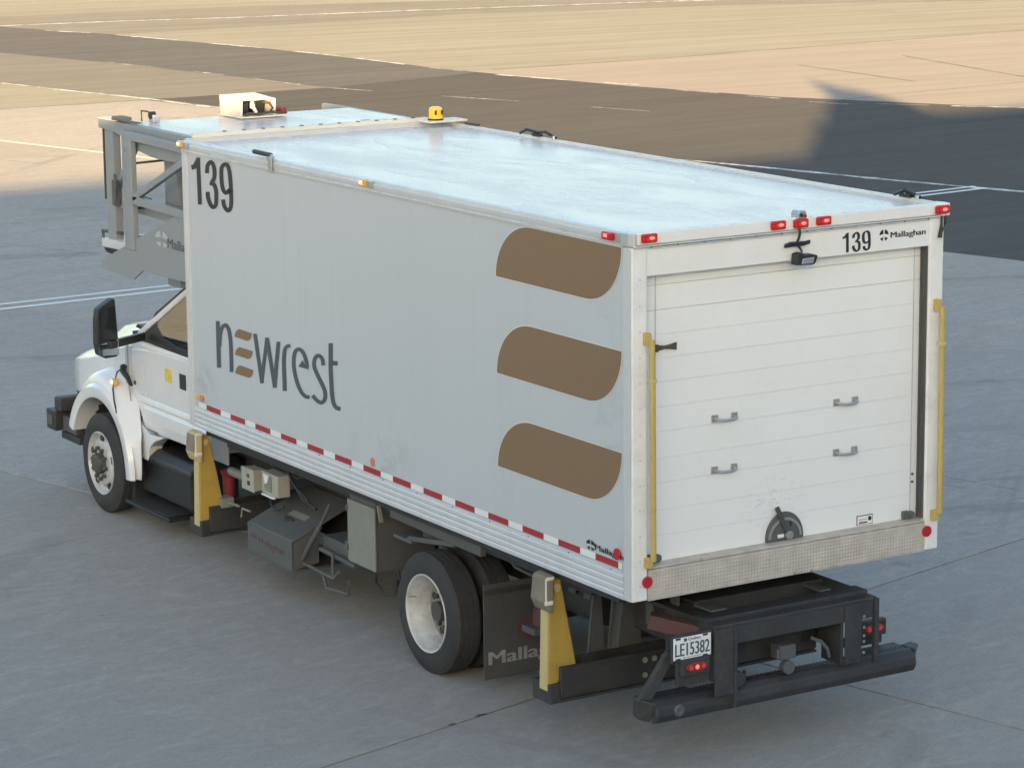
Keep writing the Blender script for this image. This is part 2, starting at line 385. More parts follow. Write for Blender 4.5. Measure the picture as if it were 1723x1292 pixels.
# ================================================================ THE GROUND
def gp(s, t): return (s*math.cos(TH) - t*math.sin(TH), s*math.sin(TH) + t*math.cos(TH))
def sheet(poly, z): return MB().add([(x,y,z) for x,y in poly], [tuple(range(len(poly)))])
structure('ground', MB().add([(-1500,-1500,-.06),(1500,-1500,-.06),(1500,1500,-.06),(-1500,1500,-.06)], [(0,1,2,3)]), 'base')
# dirt under the slab joints
def clip(poly, nx, ny, c):        # keep nx*x + ny*y <= c
    out = []
    for i in range(len(poly)):
        a = poly[i]; b = poly[(i+1) % len(poly)]; da = nx*a[0]+ny*a[1]-c; db = nx*b[0]+ny*b[1]-c
        if da <= 0: out.append(a)
        if da*db < 0: t = da/(da-db); out.append((a[0]+(b[0]-a[0])*t, a[1]+(b[1]-a[1])*t))
    return out
apron = structure('concrete_apron', sheet([gp(-40,-32), gp(19.52,-32), gp(19.52,24.5), (18.6,32), (16.63,43.7), (16.2,46.5), (-40,46.5)], -.010), 'soil')
GAP = .011
svals = [1.46+6.03*k for k in range(-5, 6)]; tvals = [2.11+6.3*k for k in range(-4, 9)]
for i in range(len(svals)-1):
    for j in range(len(tvals)-1):
        g_ = GAP if tvals[j] < 20 else .001
        s0, s1, t0, t1 = svals[i]+g_, svals[i+1]-g_, tvals[j]+g_, tvals[j+1]-g_
        if s0 > 19: continue
        poly = [gp(s0,t0), gp(s1,t0), gp(s1,t1), gp(s0,t1)]
        poly = clip(poly, 0, 1, 46.45)
        if len(poly) < 3: continue
        dz = random.uniform(-.002, .002) if t0 < 20 else 0
        mb = MB().prism(poly, 'z', -.044, dz)
        part('concrete_slab', mb, 'conc', apron, .004 if t0 < 20 else 0, seg=1)
# slabs beyond the asphalt corner, cut along the white line
for j in range(7, 12):
    for (sa, sb) in ((19.612, 25.58), (25.582, 30)):
        poly = [gp(sa, max(tvals[j]+.001, 24.6)), gp(sb, max(tvals[j]+.001, 24.6)), gp(sb, tvals[j+1]-.001), gp(sa, tvals[j+1]-.001)]
        poly = clip(poly, 0, 1, 46.45); poly = clip(poly, 11.7, 1.97, 18.55*11.7+32*1.97)
        if len(poly) >= 3: part('concrete_slab', MB().prism(poly, 'z', -.044, 0), 'conc', apron)
structure('asphalt_taxiway', sheet([gp(19.53,-60), gp(70,-60), (60,-10), (44,8), (36,22), (31.2,32.6), (28.4,38.1), (27.2,42.6), (26.3,48.2), (25.4,47.7), (21.1,46.6), (16.25,46.5), (16.66,43.7), (18.63,32), gp(19.53,24.5)], 0), 'asph')
structure('brown_pavement', sheet([(16.25,46.5), (21.1,46.6), (20.7,50.5), (19.8,57), (18.7,62.5), (14.5,85), (8,85), (12,65), (15,53)], 0), 'brownband')
structure('grey_taxi_lane', sheet([(21.1,46.6), (25.4,47.7), (26.3,48.2), (26.0,52), (25.6,58.7), (24.4,66.6), (22.8,73), (20,86), (14.5,85), (18.7,62.5), (19.8,57), (20.7,50.5)], 0), 'asph_far')
structure('pale_pavement', sheet([(-60,46.5), (16.25,46.5), (15,53), (12,65), (8,85), (-60,85)], 0), 'conc_far')
structure('pinkish_pavement', sheet([(26.3,48.2), (27.2,42.6), (28.4,38.1), (31.2,32.6), (36,22), (44,8), (60,-10), (140,-10), (140,58), (47.2,50.6), (39.2,49.7), (32.8,48.9), (27,48.55)], 0), 'conc_pink')
structure('yellowish_pavement', sheet([(26.3,48.2), (27,48.55), (32.8,48.9), (39.2,49.7), (47.2,50.6), (140,58), (140,60), (56,62.5), (48,66.2), (38,68.3), (24.3,67.2), (25.6,58.7), (26.0,52)], 0), 'conc_far')
structure('grey_runway_strip', sheet([(24.3,67.2), (38,68.3), (48,66.2), (56,62.5), (140,60), (140,66), (57,71), (47,74), (34,77.5), (20,78), (22.8,73)], 0), 'strip')
structure('far_pavement', sheet([(20,78), (34,77.5), (47,74), (57,71), (140,66), (400,60), (400,500), (-60,500), (-60,85), (8,85), (14.5,85), (20,86)], 0), 'conc_far')

def line(pts, wd, m, wob=.35, name='painted_line', z=.004, step=.5):
    P = [Vector(p) for p in pts]; fine = []
    for a, b in zip(P[:-1], P[1:]):
        n = max(1, int((b-a).length/step)); fine += [a+(b-a)*i/n for i in range(n)]
    fine.append(P[-1]); ww = [wd*random.uniform(1-wob, 1+wob) for _ in fine]
    L, Rr = stroke2d(fine, ww); mb = MB()
    mb.add([(p.x,p.y,z) for q in zip(L,Rr) for p in q], [(2*i,2*i+1,2*i+3,2*i+2) for i in range(len(L)-1)])
    o = part(name, mb, m); o['kind'] = 'structure'; return o
# the crisp double line across the apron
for off, wd in ((.20,.115), (-.17,.125)):
    line([(-30+off*0, 17.6+off), (2.28, 20.5+off), (4.96, 20.66+off*.95), (12, 21.45+off*.9), (19.4, 22.33+off*.8), (21.2, 22.5+off*.8)], wd, 'line', .04, z=.006)
def wavy(pts, amp, step):
    out = []
    for a, b in zip(pts[:-1], pts[1:]):
        a = Vector(a); b = Vector(b); n = max(1, int((b-a).length/step))
        for i in range(n): out.append(tuple(a+(b-a)*i/n+Vector((random.uniform(-amp,amp),0))))
    return out+[pts[-1]]
line(wavy([(12,46.45),(14,46.5),(16.3,46.5)],.0,.5), .10, 'brownband', .6, 'tar_joint', z=.003)
line(wavy([(15.14,53.0),(16.4,46.7),(16.77,43.7),(18.14,36),(19.31,29.65)],.03,1.0), .07, 'brownband', .5, 'tar_joint', z=.003)
line(wavy([(15.0,53.0),(15.5,50.4),(16.26,46.7),(16.63,43.7),(18.0,36),(19.17,29.65),(19.95,26.9),(20.62,24.2),(21.4,21.65),(23.3,15.5)], .035, 1.1), .14, 'lineworn', .6, z=.005, step=.35)
for a, b in (((23.3,70.2),(24.0,68.3)),((24.3,66.9),(24.9,63.4)),((25.1,62),(25.55,59.3)),((25.7,57.5),(25.95,55.2)),((25.95,54.3),(26.0,51.5)),((26.0,50.6),(26.15,48.7)),((26.3,47.2),(26.9,44.8)),((27.2,43.6),(27.6,42.6)),((27.55,40.9),(27.85,39.6)),((28.0,38.6),(28.2,37.6)),((28.25,36.6),(28.6,35.6)),((29.2,35.3),(29.9,34.3)),((30.2,33.9),(31.3,32.5))):
    line([a,b], .15, 'lineworn' if (a[1] > 53 or random.random()<.3) else 'linevworn', .5, z=.005, step=.35)
for a, b in (((19.8,57.3),(20.2,54.6)),((20.45,53.2),(20.6,51.6)),((20.75,50.2),(20.9,47.8)),((21.0,46.9),(21.5,45.2)),((22.2,43),(23,40.8)),((23.6,38.6),(24.1,37))):
    line([a,b], .11, 'linevworn', .5, z=.005, step=.35)
line([(-10,76.5),(23,73.3),(27,72.9),(31,72.0),(37.6,71.3),(47.2,69.7),(56,67.6)], .28, 'lineworn', .35, z=.005)
line([(16.3,46.5),(21.1,46.62),(25.4,47.72),(26.3,48.22)], .06, 'asph', .3, 'tar_joint', z=.003)
line([(24.1,30.6),(27,30.9),(30,31.2),(36,31.9)], .07, 'soil', .4, 'tar_joint', z=.003)
line([(28.3,36.4),(31.4,36.93),(35.4,37.4),(44,38.4)], .07, 'brownband', .4, 'tar_joint', z=.003)
line([(27,48.55),(32.8,48.9),(39.2,49.7),(47.2,50.6)], .16, 'brownband', .5, 'tar_joint', z=.003)
for a, b in (((33.5,39.2),(34.2,44.8)), ((36.4,38.2),(38.3,45.5))):
    line([a,b], .12, 'brownband', .4, 'tar_joint', z=.003)

for (x, y, r_) in ((-1.38,1.826,.030),(-1.66,1.755,.020)):
    pts = [(x+r_*1.9*math.cos(a)*random.uniform(.6,1.2), y+r_*.55*math.sin(a)*random.uniform(.6,1.2)) for a in [2*math.pi*k/12 for k in range(12)]]
    o = part('joint_patch', MB().add([(p[0],p[1],.005) for p in pts], [tuple(range(12))]), 'chassis'); o['kind'] = 'structure'
# ================================================================ THE BUILDINGS AND AIRCRAFT BEHIND THE CAMERA (unseen, shaped to cast the long shadows)
YB = -32.0
def caster(X, Y, yb=YB): return (X - (Y-yb)*math.tan(SUN_AZ), (Y-yb)*SLOPE)
hl, hm, hr = (32.6-YB)*SLOPE, (28.2-YB)*SLOPE, (32.9-YB)*SLOPE  # pier heights set by where each shadow edge should fall
xa, xb = caster(15.6, 28)[0], caster(19.32, 25.5)[0]+1.3
pier = empty('shadow_casting_pier'); pier['label'] = 'unseen flat roofed pier behind the viewpoint, stepped in height to cast the apron shadow'; pier['category'] = 'building'
for (x0, x1, h) in ((-120, xa, hl), (xa, xb, hm), (xb, 110, hr)):
    part('wall', MB().box(x0, x1, YB-1.8, YB-.25, 0, h-.25), 'post', pier)
    part('roof', MB().box(x0, x1, YB-2.2, YB, h-.25, h), 'frame', pier)
    n = int((x1-x0)/6)
    for k in range(n):
        xx = x0+1+k*6
        if abs(xx) < 60: part('window', MB().box(xx, xx+4, YB-.30, YB-.22, 5.3, min(h-.9, 7.4)), 'plastic', pier)
jet = empty('shadow_casting_airliner'); jet['label'] = 'unseen white airliner behind the viewpoint, tail fin outlined to cast the peaked shadow'; jet['category'] = 'airliner'
YJ = -23.0
fin = [caster(*p, YJ) for p in ((19.32,25.5),(25.9,33.0),(29.68,37.68),(31.69,41.11),(31.09,39.5),(30.92,38.25),(30.26,36.3),(29.35,34.34),(28.65,32.87))]  # fin outline traced back along the sun from the wanted shadow
fin = [(fin[0][0]-1.4, fin[0][1]-1.6)] + fin + [(fin[-1][0]+1.5, fin[-1][1]-1.3), (fin[-1][0]+1.8, 4.5), (fin[0][0]-1.6, 4.5)]
part('tail_fin', MB().prism(fin, 'y', YJ-.16, YJ+.0), 'post', jet)
mb = MB(); prof = [(-9,.1),(-8.4,.5),(-6,1.1),(-1,1.75),(3,1.9),(24,1.9),(27,1.6),(29,.9),(29.8,.1)]
mb.lathe((fin[0][0]+9,YJ,3.4), 'x', prof, 24); part('fuselage', mb, 'post', jet, smooth=True)
part('wing', MB().prism([(-12,YJ-1.5),(-7,YJ-1.5),(-10.5,YJ-14),(-12.2,YJ-14)], 'z', 2.8, 3.0), 'rail', jet)
part('tailplane', MB().prism([(fin[0][0]+1.5,YJ-.5),(fin[0][0]+4.5,YJ-.5),(fin[0][0]+2.5,YJ-5),(fin[0][0]+1.2,YJ-5)], 'z', 4.0, 4.15), 'rail', jet)

# ================================================================ THE CATERING TRUCK
T = empty('catering_truck')
T['label'] = 'white catering lift truck with tall box body, brown leaf marks and yellow stabiliser legs'; T['category'] = 'truck'
L0, ZB, ZT, ZR = 6.80, 1.247, 3.60, 3.690

# ---- cargo box
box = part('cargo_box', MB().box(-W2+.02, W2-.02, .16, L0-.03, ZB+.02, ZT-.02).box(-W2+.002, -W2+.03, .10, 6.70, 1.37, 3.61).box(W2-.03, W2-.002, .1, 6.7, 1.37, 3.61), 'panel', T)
part('roof_sheet', MB().add([(-1.235,.05,ZR-.022),(1.235,.05,ZR-.022),(1.235,L0-.02,ZR-.022),(-1.235,L0-.02,ZR-.022)], [(0,1,2,3)]).box(-1.235,1.235,.05,L0-.02,ZT-.01,ZR-.03), 'roof', box)
def ribrail(x0, sx, y0, y1):      # extruded top rail with its two grooves
    pr = [(0,3.60),(.010,3.60),(.012,3.612),(.004,3.616),(.004,3.632),(.014,3.636),(.016,3.662),(.006,3.668),(.004,3.685),(-.004,3.694),(-.035,3.696),(-.04,3.676),(-.06,3.672),(-.06,3.60)]
    return MB().prism([(x0+sx*a, b) for a, b in pr], 'y', y0, y1)
part('roof_rail', ribrail(-W2, -1, .09, L0-.01), 'rail', box); part('roof_rail', ribrail(W2, 1, .09, L0-.01), 'rail', box)
def lowrail(x0, sx):
    pr = [(0,1.245)]
    for k in range(4):
        z = 1.247 + k*.0435
        pr += [(.006,z+.001), (.008,z+.009), (.008,z+.027), (.002,z+.036)]
    pr += [(.004,1.423),(.001,1.426),(-.02,1.426),(-.02,1.245)]
    # the rail is shallower at the front: it ends under the tape
    return MB().prism([(x0+sx*a, b) for a, b in pr], 'y', .10, 6.70)
part('bottom_rail', lowrail(-W2, -1), 'rail', box); part('bottom_rail', lowrail(W2, 1), 'rail', box)
for sx in (-1, 1):
    part('corner_post', MB().box(min(sx*(W2-.11),sx*(W2+.006)), max(sx*(W2-.11),sx*(W2+.006)), 6.70, L0+.005, ZB, 3.62), 'rail', box, .012)
    part('corner_post', MB().box(min(sx*1.176,sx*W2), max(sx*1.176,sx*W2), 0, .10, ZB, 3.60), 'post', box, .010)
    part('door_track', MB().box(min(sx*1.19,sx*1.27), max(sx*1.19,sx*1.27), .10, .16, 1.47, 3.42), 'dusty', box)
    part('door_track', MB().box(min(sx*1.1725,sx*1.1775), max(sx*1.1725,sx*1.1775), .022, .096, 1.475, 3.403).box(min(sx*1.162,sx*1.1725), max(sx*1.162,sx*1.1725), .045, .052, 1.475, 3.403).box(min(sx*1.164,sx*1.1725), max(sx*1.164,sx*1.1725), .075, .082, 1.475, 3.403), 'dusty', box)
    part('post_flange', MB().box(min(sx*1.298,sx*1.300)-.001, max(sx*1.298,sx*1.300)+.001, .012, .095, ZB+.004, 3.59), 'rail', box)
for y in (.035,.062,.088): part('corner_rib', MB().box(-W2-.0055,-W2+.001,y-.006,y+.006,1.26,3.595), 'rail', box, .002)
for y in (6.712,6.745): part('corner_rib', MB().box(-W2-.011,-W2-.005,y-.007,y+.007,1.26,3.59), 'rail', box, .002)
for y in [.35+.42*k for k in range(16)]: part('rivet', MB().cyl((-W2-.016,y,3.626),'x',.006,.005,6), 'cap', box)
for y in [.25+.52*k for k in range(13)]: part('rivet', MB().cyl((-W2-.006,y,1.424),'x',.005,.005,6), 'dusty', box)
part('rear_header', MB().box(-1.176, 1.176, .012, .10, 3.405, 3.585), 'header', box, .004)
part('drip_rail', MB().box(-1.285,1.285,-.012,.03,3.602,3.612).box(-1.285,1.285,-.006,.03,3.588,3.5955), 'rail', box, .002)
part('rear_cornice', MB().box(-1.262, 1.30, -.010, .06, 3.615, 3.694), 'header', box, .008)
for sx in (-1, 1):
    x = sx*1.30
    part('corner_cap', MB().prism([(sx*1.262,-.012),(sx*1.285,-.006),(sx*1.308,.03),(sx*1.314,.11),(sx*1.262,.11)] if sx<0 else [(sx*1.30,-.014),(sx*1.338,-.010),(sx*1.340,.05),(sx*1.314,.11),(sx*1.262,.11),(sx*1.262,-.0)], 'z', 3.606, 3.693), 'cap' if sx<0 else 'header', box, .006)
for k in range(12):
    x = -1.15+k*.209; part('rivet', MB().cyl((x,-.010,3.600), 'y', .007, .004, 8), 'dusty', box)
for z in [1.35+.17*k for k in range(13)]:
    part('rivet', MB().cyl((-1.235,-.004,z), 'y', .006, .004, 8), 'cap', box)
# sill of worn diamond plate
part('sill_plate', MB().box(-1.172, 1.172, -.004, .06, ZB-.005, 1.452), 'diamond', box, .004)
part('sill_ledge', MB().box(-1.172, 1.172, .0, .16, 1.455, 1.470), 'diamond', box, .003)
def disc(cx, cz, r, kind, name='reflector', m='red', d=None):
    mb = MB().cyl((cx,-.016,cz), 'y', r, .014, 20) if kind == 'rear' else MB().cyl((-W2-.016,cx,cz), 'x', r, .014, 20)
    return part(name, mb, m, box, .003)
disc(-1.183,1.375,.040,'rear'); disc(1.186,1.387,.040,'rear'); disc(.168,1.545,.040,'side')
part('roof_front_edge', MB().box(-1.25,1.28,L0-.03,L0+.03,3.66,3.705), 'rail', box, .004)

# ---- tape, lettering and decals: flat print on the side
XS = -W2-.0012
tape = MB()
tape.add([(XS,y,z) for y,z in ((6.62,1.431),(.12,1.449),(.12,1.493),(6.62,1.476))], [(0,1,2,3)])
part('tape_strip', tape, 'whitet', box)
seg = MB().add([(XS-.0016,y,z) for y,z in ((.137,-.0225),(-.137,-.0225),(-.137,.0225),(.137,.0225))], [(0,1,2,3)])
s0 = part('tape_segment', seg, 'redt', box)
for k in range(14):
    o = s0 if k == 0 else dup(s0, (0,0,0), box)
    y = 6.325-.4634*k; o.location = (0, y, 1.4535+.0175*(1-y/6.5))
def leaf(y0, y1, z0, z1):         # leaf with the near-top and far-bottom corners square
    pts = []; h = z1-z0; rx = .50*(y0-y1)*.62; 
    def arc(cy, cz, a0, a1, ry, rz):
        return [(cy+ry*math.cos(a0+(a1-a0)*i/14), cz+rz*math.sin(a0+(a1-a0)*i/14)) for i in range(15)]
    pts += [(y1, z1)]
    pts += arc(y0-.46, z0+.0, math.pi/2, 0, .46, h)
    pts += arc(y1+.42, z0+h, 3*math.pi/2, math.pi, .42, h)[0:]
    return pts
for (za, zb_) in ((3.203,3.592), (2.520,2.912), (1.853,2.236)):
    p = leaf(1.688, .118, za, zb_)
    cen = (sum(q[0] for q in p)/len(p), (za+zb_)/2)
    edge = [(XS-.0003, cen[0]+(q[0]-cen[0])*1.008, cen[1]+(q[1]-cen[1])*1.02) for q in p]
    part('leaf_outline', MB().add(edge, [tuple(range(len(edge)))]), 'whitet', box)
    part('leaf_mark', MB().add([(XS-.0016,y,z) for y,z in p], [tuple(range(len(p)))]), 'brown', box)
WORD = [([(6.233,2.23),(6.236,1.833)],[(6.156,2.242),(6.158,1.846)]),([(6.139,2.028),(6.137,2.04),(6.135,2.057),(6.133,2.077),(6.129,2.096),(6.124,2.113),(6.119,2.129),(6.112,2.144),(6.104,2.158),(6.096,2.17),(6.087,2.18),(6.077,2.189),(6.065,2.197),(6.054,2.204),(6.047,2.207),(6.048,2.206),(6.051,2.206),(6.049,2.206),(6.043,2.203),(6.035,2.198),(6.027,2.191),(6.02,2.181),(6.014,2.168),(6.008,2.153),(6.003,2.136),(5.999,2.117),(5.995,2.096),(5.993,2.072),(5.991,2.046),(5.99,2.019),(5.99,1.991),(5.989,1.959),(5.99,1.923),(5.99,1.887),(5.991,1.856),(5.991,1.834)],[(6.212,2.018),(6.21,2.03),(6.208,2.047),(6.205,2.067),(6.201,2.088),(6.196,2.106),(6.19,2.123),(6.183,2.14),(6.174,2.155),(6.164,2.171),(6.152,2.185),(6.136,2.198),(6.118,2.211),(6.098,2.222),(6.075,2.232),(6.047,2.239),(6.019,2.24),(5.998,2.237),(5.982,2.23),(5.97,2.222),(5.959,2.212),(5.95,2.2),(5.943,2.185),(5.937,2.169),(5.932,2.151),(5.927,2.132),(5.924,2.11),(5.921,2.085),(5.92,2.059),(5.919,2.032),(5.918,2.003),(5.918,1.971),(5.918,1.935),(5.918,1.899),(5.919,1.868),(5.919,1.846)]),([(5.533,2.224),(5.425,1.83)],[(5.464,2.238),(5.356,1.845)]),([(5.366,1.851),(5.246,2.235)],[(5.43,1.844),(5.309,2.229)]),([(5.314,2.224),(5.192,1.831)],[(5.246,2.239),(5.125,1.847)]),([(5.132,1.853),(5.04,2.233)],[(5.2,1.845),(5.106,2.225)]),([(4.95,1.847),(4.951,1.869),(4.951,1.9),(4.952,1.935),(4.953,1.97),(4.954,2.0),(4.954,2.022),(4.955,2.042),(4.955,2.06),(4.954,2.077),(4.953,2.094),(4.95,2.112),(4.947,2.13),(4.944,2.147),(4.94,2.163),(4.936,2.175),(4.931,2.184),(4.926,2.191),(4.921,2.196),(4.914,2.201),(4.908,2.204),(4.904,2.206),(4.896,2.208),(4.886,2.21),(4.874,2.211),(4.865,2.213)],[(5.021,1.834),(5.022,1.856),(5.022,1.887),(5.023,1.923),(5.024,1.958),(5.025,1.987),(5.025,2.01),(5.025,2.03),(5.025,2.048),(5.025,2.066),(5.023,2.084),(5.021,2.103),(5.018,2.121),(5.014,2.139),(5.009,2.156),(5.002,2.172),(4.993,2.185),(4.982,2.196),(4.97,2.206),(4.957,2.214),(4.943,2.222),(4.923,2.23),(4.903,2.235),(4.886,2.238),(4.874,2.24),(4.866,2.241)]),([(4.553,1.88),(4.562,1.878),(4.574,1.876),(4.584,1.874),(4.592,1.873),(4.6,1.873),(4.611,1.874),(4.625,1.877),(4.639,1.881),(4.653,1.886),(4.667,1.894),(4.681,1.904),(4.696,1.917),(4.711,1.931),(4.724,1.946),(4.737,1.962),(4.748,1.98),(4.758,2.0),(4.766,2.02),(4.774,2.04),(4.779,2.058),(4.783,2.074),(4.784,2.089),(4.784,2.103),(4.783,2.116),(4.781,2.13),(4.778,2.144),(4.773,2.158),(4.768,2.17),(4.761,2.181),(4.755,2.19),(4.748,2.196),(4.741,2.2),(4.734,2.203),(4.728,2.205),(4.724,2.206),(4.719,2.206),(4.711,2.206),(4.701,2.204),(4.69,2.201),(4.681,2.197),(4.671,2.19),(4.661,2.182),(4.652,2.172),(4.643,2.161),(4.635,2.15),(4.629,2.138),(4.623,2.124),(4.618,2.11),(4.614,2.098),(4.611,2.089)],[(4.549,1.851),(4.557,1.849),(4.569,1.846),(4.587,1.843),(4.609,1.84),(4.631,1.84),(4.65,1.843),(4.668,1.847),(4.687,1.852),(4.706,1.859),(4.723,1.868),(4.74,1.88),(4.756,1.894),(4.772,1.909),(4.787,1.926),(4.8,1.943),(4.811,1.962),(4.822,1.982),(4.831,2.003),(4.839,2.024),(4.844,2.043),(4.848,2.06),(4.85,2.077),(4.85,2.092),(4.849,2.107),(4.846,2.122),(4.843,2.137),(4.838,2.152),(4.831,2.167),(4.823,2.181),(4.813,2.195),(4.799,2.207),(4.782,2.217),(4.762,2.226),(4.741,2.233),(4.719,2.237),(4.697,2.239),(4.677,2.237),(4.658,2.234),(4.641,2.229),(4.626,2.222),(4.613,2.214),(4.601,2.203),(4.591,2.192),(4.581,2.18),(4.573,2.168),(4.565,2.154),(4.559,2.14),(4.554,2.125),(4.55,2.113),(4.547,2.104)]),([(4.274,2.164),(4.276,2.17),(4.278,2.18),(4.28,2.192),(4.284,2.203),(4.289,2.213),(4.296,2.22),(4.304,2.226),(4.314,2.231),(4.324,2.234),(4.335,2.237),(4.348,2.238),(4.362,2.239),(4.38,2.239),(4.4,2.236),(4.421,2.229),(4.439,2.22),(4.453,2.211),(4.467,2.2),(4.478,2.188),(4.487,2.177),(4.493,2.165),(4.496,2.153),(4.498,2.141),(4.498,2.129),(4.495,2.117),(4.49,2.106),(4.482,2.095),(4.473,2.085),(4.463,2.075),(4.452,2.064),(4.439,2.052),(4.424,2.039),(4.408,2.026),(4.393,2.013),(4.379,2.0),(4.366,1.989),(4.353,1.977),(4.341,1.967),(4.332,1.956),(4.325,1.947),(4.321,1.936),(4.319,1.926),(4.319,1.916),(4.321,1.906),(4.324,1.898),(4.329,1.89),(4.335,1.882),(4.343,1.875),(4.35,1.871),(4.353,1.869),(4.355,1.869),(4.361,1.868),(4.37,1.868),(4.383,1.869),(4.396,1.871),(4.411,1.875),(4.429,1.881),(4.448,1.888),(4.465,1.895),(4.477,1.9)],[(4.339,2.15),(4.341,2.157),(4.343,2.166),(4.345,2.177),(4.348,2.187),(4.352,2.193),(4.355,2.198),(4.36,2.201),(4.364,2.203),(4.369,2.204),(4.374,2.205),(4.38,2.206),(4.386,2.207),(4.39,2.206),(4.391,2.206),(4.391,2.206),(4.395,2.204),(4.403,2.199),(4.411,2.192),(4.419,2.185),(4.424,2.178),(4.428,2.17),(4.431,2.161),(4.432,2.151),(4.432,2.142),(4.43,2.133),(4.426,2.124),(4.419,2.115),(4.411,2.107),(4.402,2.097),(4.391,2.086),(4.378,2.074),(4.364,2.062),(4.349,2.049),(4.333,2.036),(4.319,2.023),(4.306,2.012),(4.293,2.0),(4.281,1.989),(4.27,1.977),(4.261,1.965),(4.256,1.952),(4.254,1.939),(4.254,1.926),(4.256,1.914),(4.26,1.902),(4.268,1.889),(4.278,1.877),(4.292,1.865),(4.308,1.854),(4.33,1.844),(4.354,1.838),(4.377,1.835),(4.398,1.835),(4.418,1.837),(4.437,1.839),(4.458,1.845),(4.479,1.852),(4.499,1.859),(4.516,1.866),(4.528,1.871)]),([(4.212,2.348),(4.221,2.153),(4.211,1.969)],[(4.141,2.358),(4.151,2.165),(4.144,1.981)]),([(4.211,1.986),(4.209,1.973),(4.207,1.953),(4.203,1.93),(4.198,1.908),(4.192,1.89),(4.184,1.876),(4.175,1.865),(4.165,1.856),(4.152,1.848),(4.136,1.842),(4.115,1.838),(4.092,1.837),(4.071,1.838),(4.055,1.839),(4.045,1.84)],[(4.145,2.0),(4.143,1.987),(4.14,1.967),(4.137,1.945),(4.132,1.924),(4.127,1.908),(4.121,1.897),(4.113,1.888),(4.106,1.881),(4.098,1.876),(4.09,1.873),(4.081,1.872),(4.069,1.871),(4.054,1.872),(4.039,1.873),(4.027,1.874)]),([(4.208,2.177),(4.069,2.192)],[(4.199,2.214),(4.059,2.228)])]
WORD_FILL = [[(4.735,2.081),(4.657,2.146),(4.626,2.121),(4.544,2.084)]]
WORD_BARS = [[(5.879,2.15),(5.874,2.166),(5.866,2.18),(5.856,2.192),(5.843,2.204),(5.827,2.213),(5.809,2.221),(5.789,2.228),(5.557,2.227),(5.561,2.211),(5.568,2.196),(5.577,2.183),(5.589,2.172),(5.602,2.163),(5.619,2.156),(5.637,2.15)],[(5.883,1.997),(5.877,2.013),(5.869,2.027),(5.859,2.04),(5.845,2.052),(5.829,2.061),(5.811,2.07),(5.79,2.077),(5.547,2.079),(5.551,2.062),(5.559,2.047),(5.569,2.034),(5.581,2.023),(5.596,2.014),(5.614,2.006),(5.634,2.0)],[(5.887,1.841),(5.881,1.858),(5.873,1.873),(5.862,1.886),(5.848,1.898),(5.832,1.908),(5.813,1.917),(5.791,1.924),(5.548,1.922),(5.552,1.906),(5.559,1.891),(5.569,1.879),(5.58,1.867),(5.595,1.858),(5.611,1.85),(5.631,1.844)]]
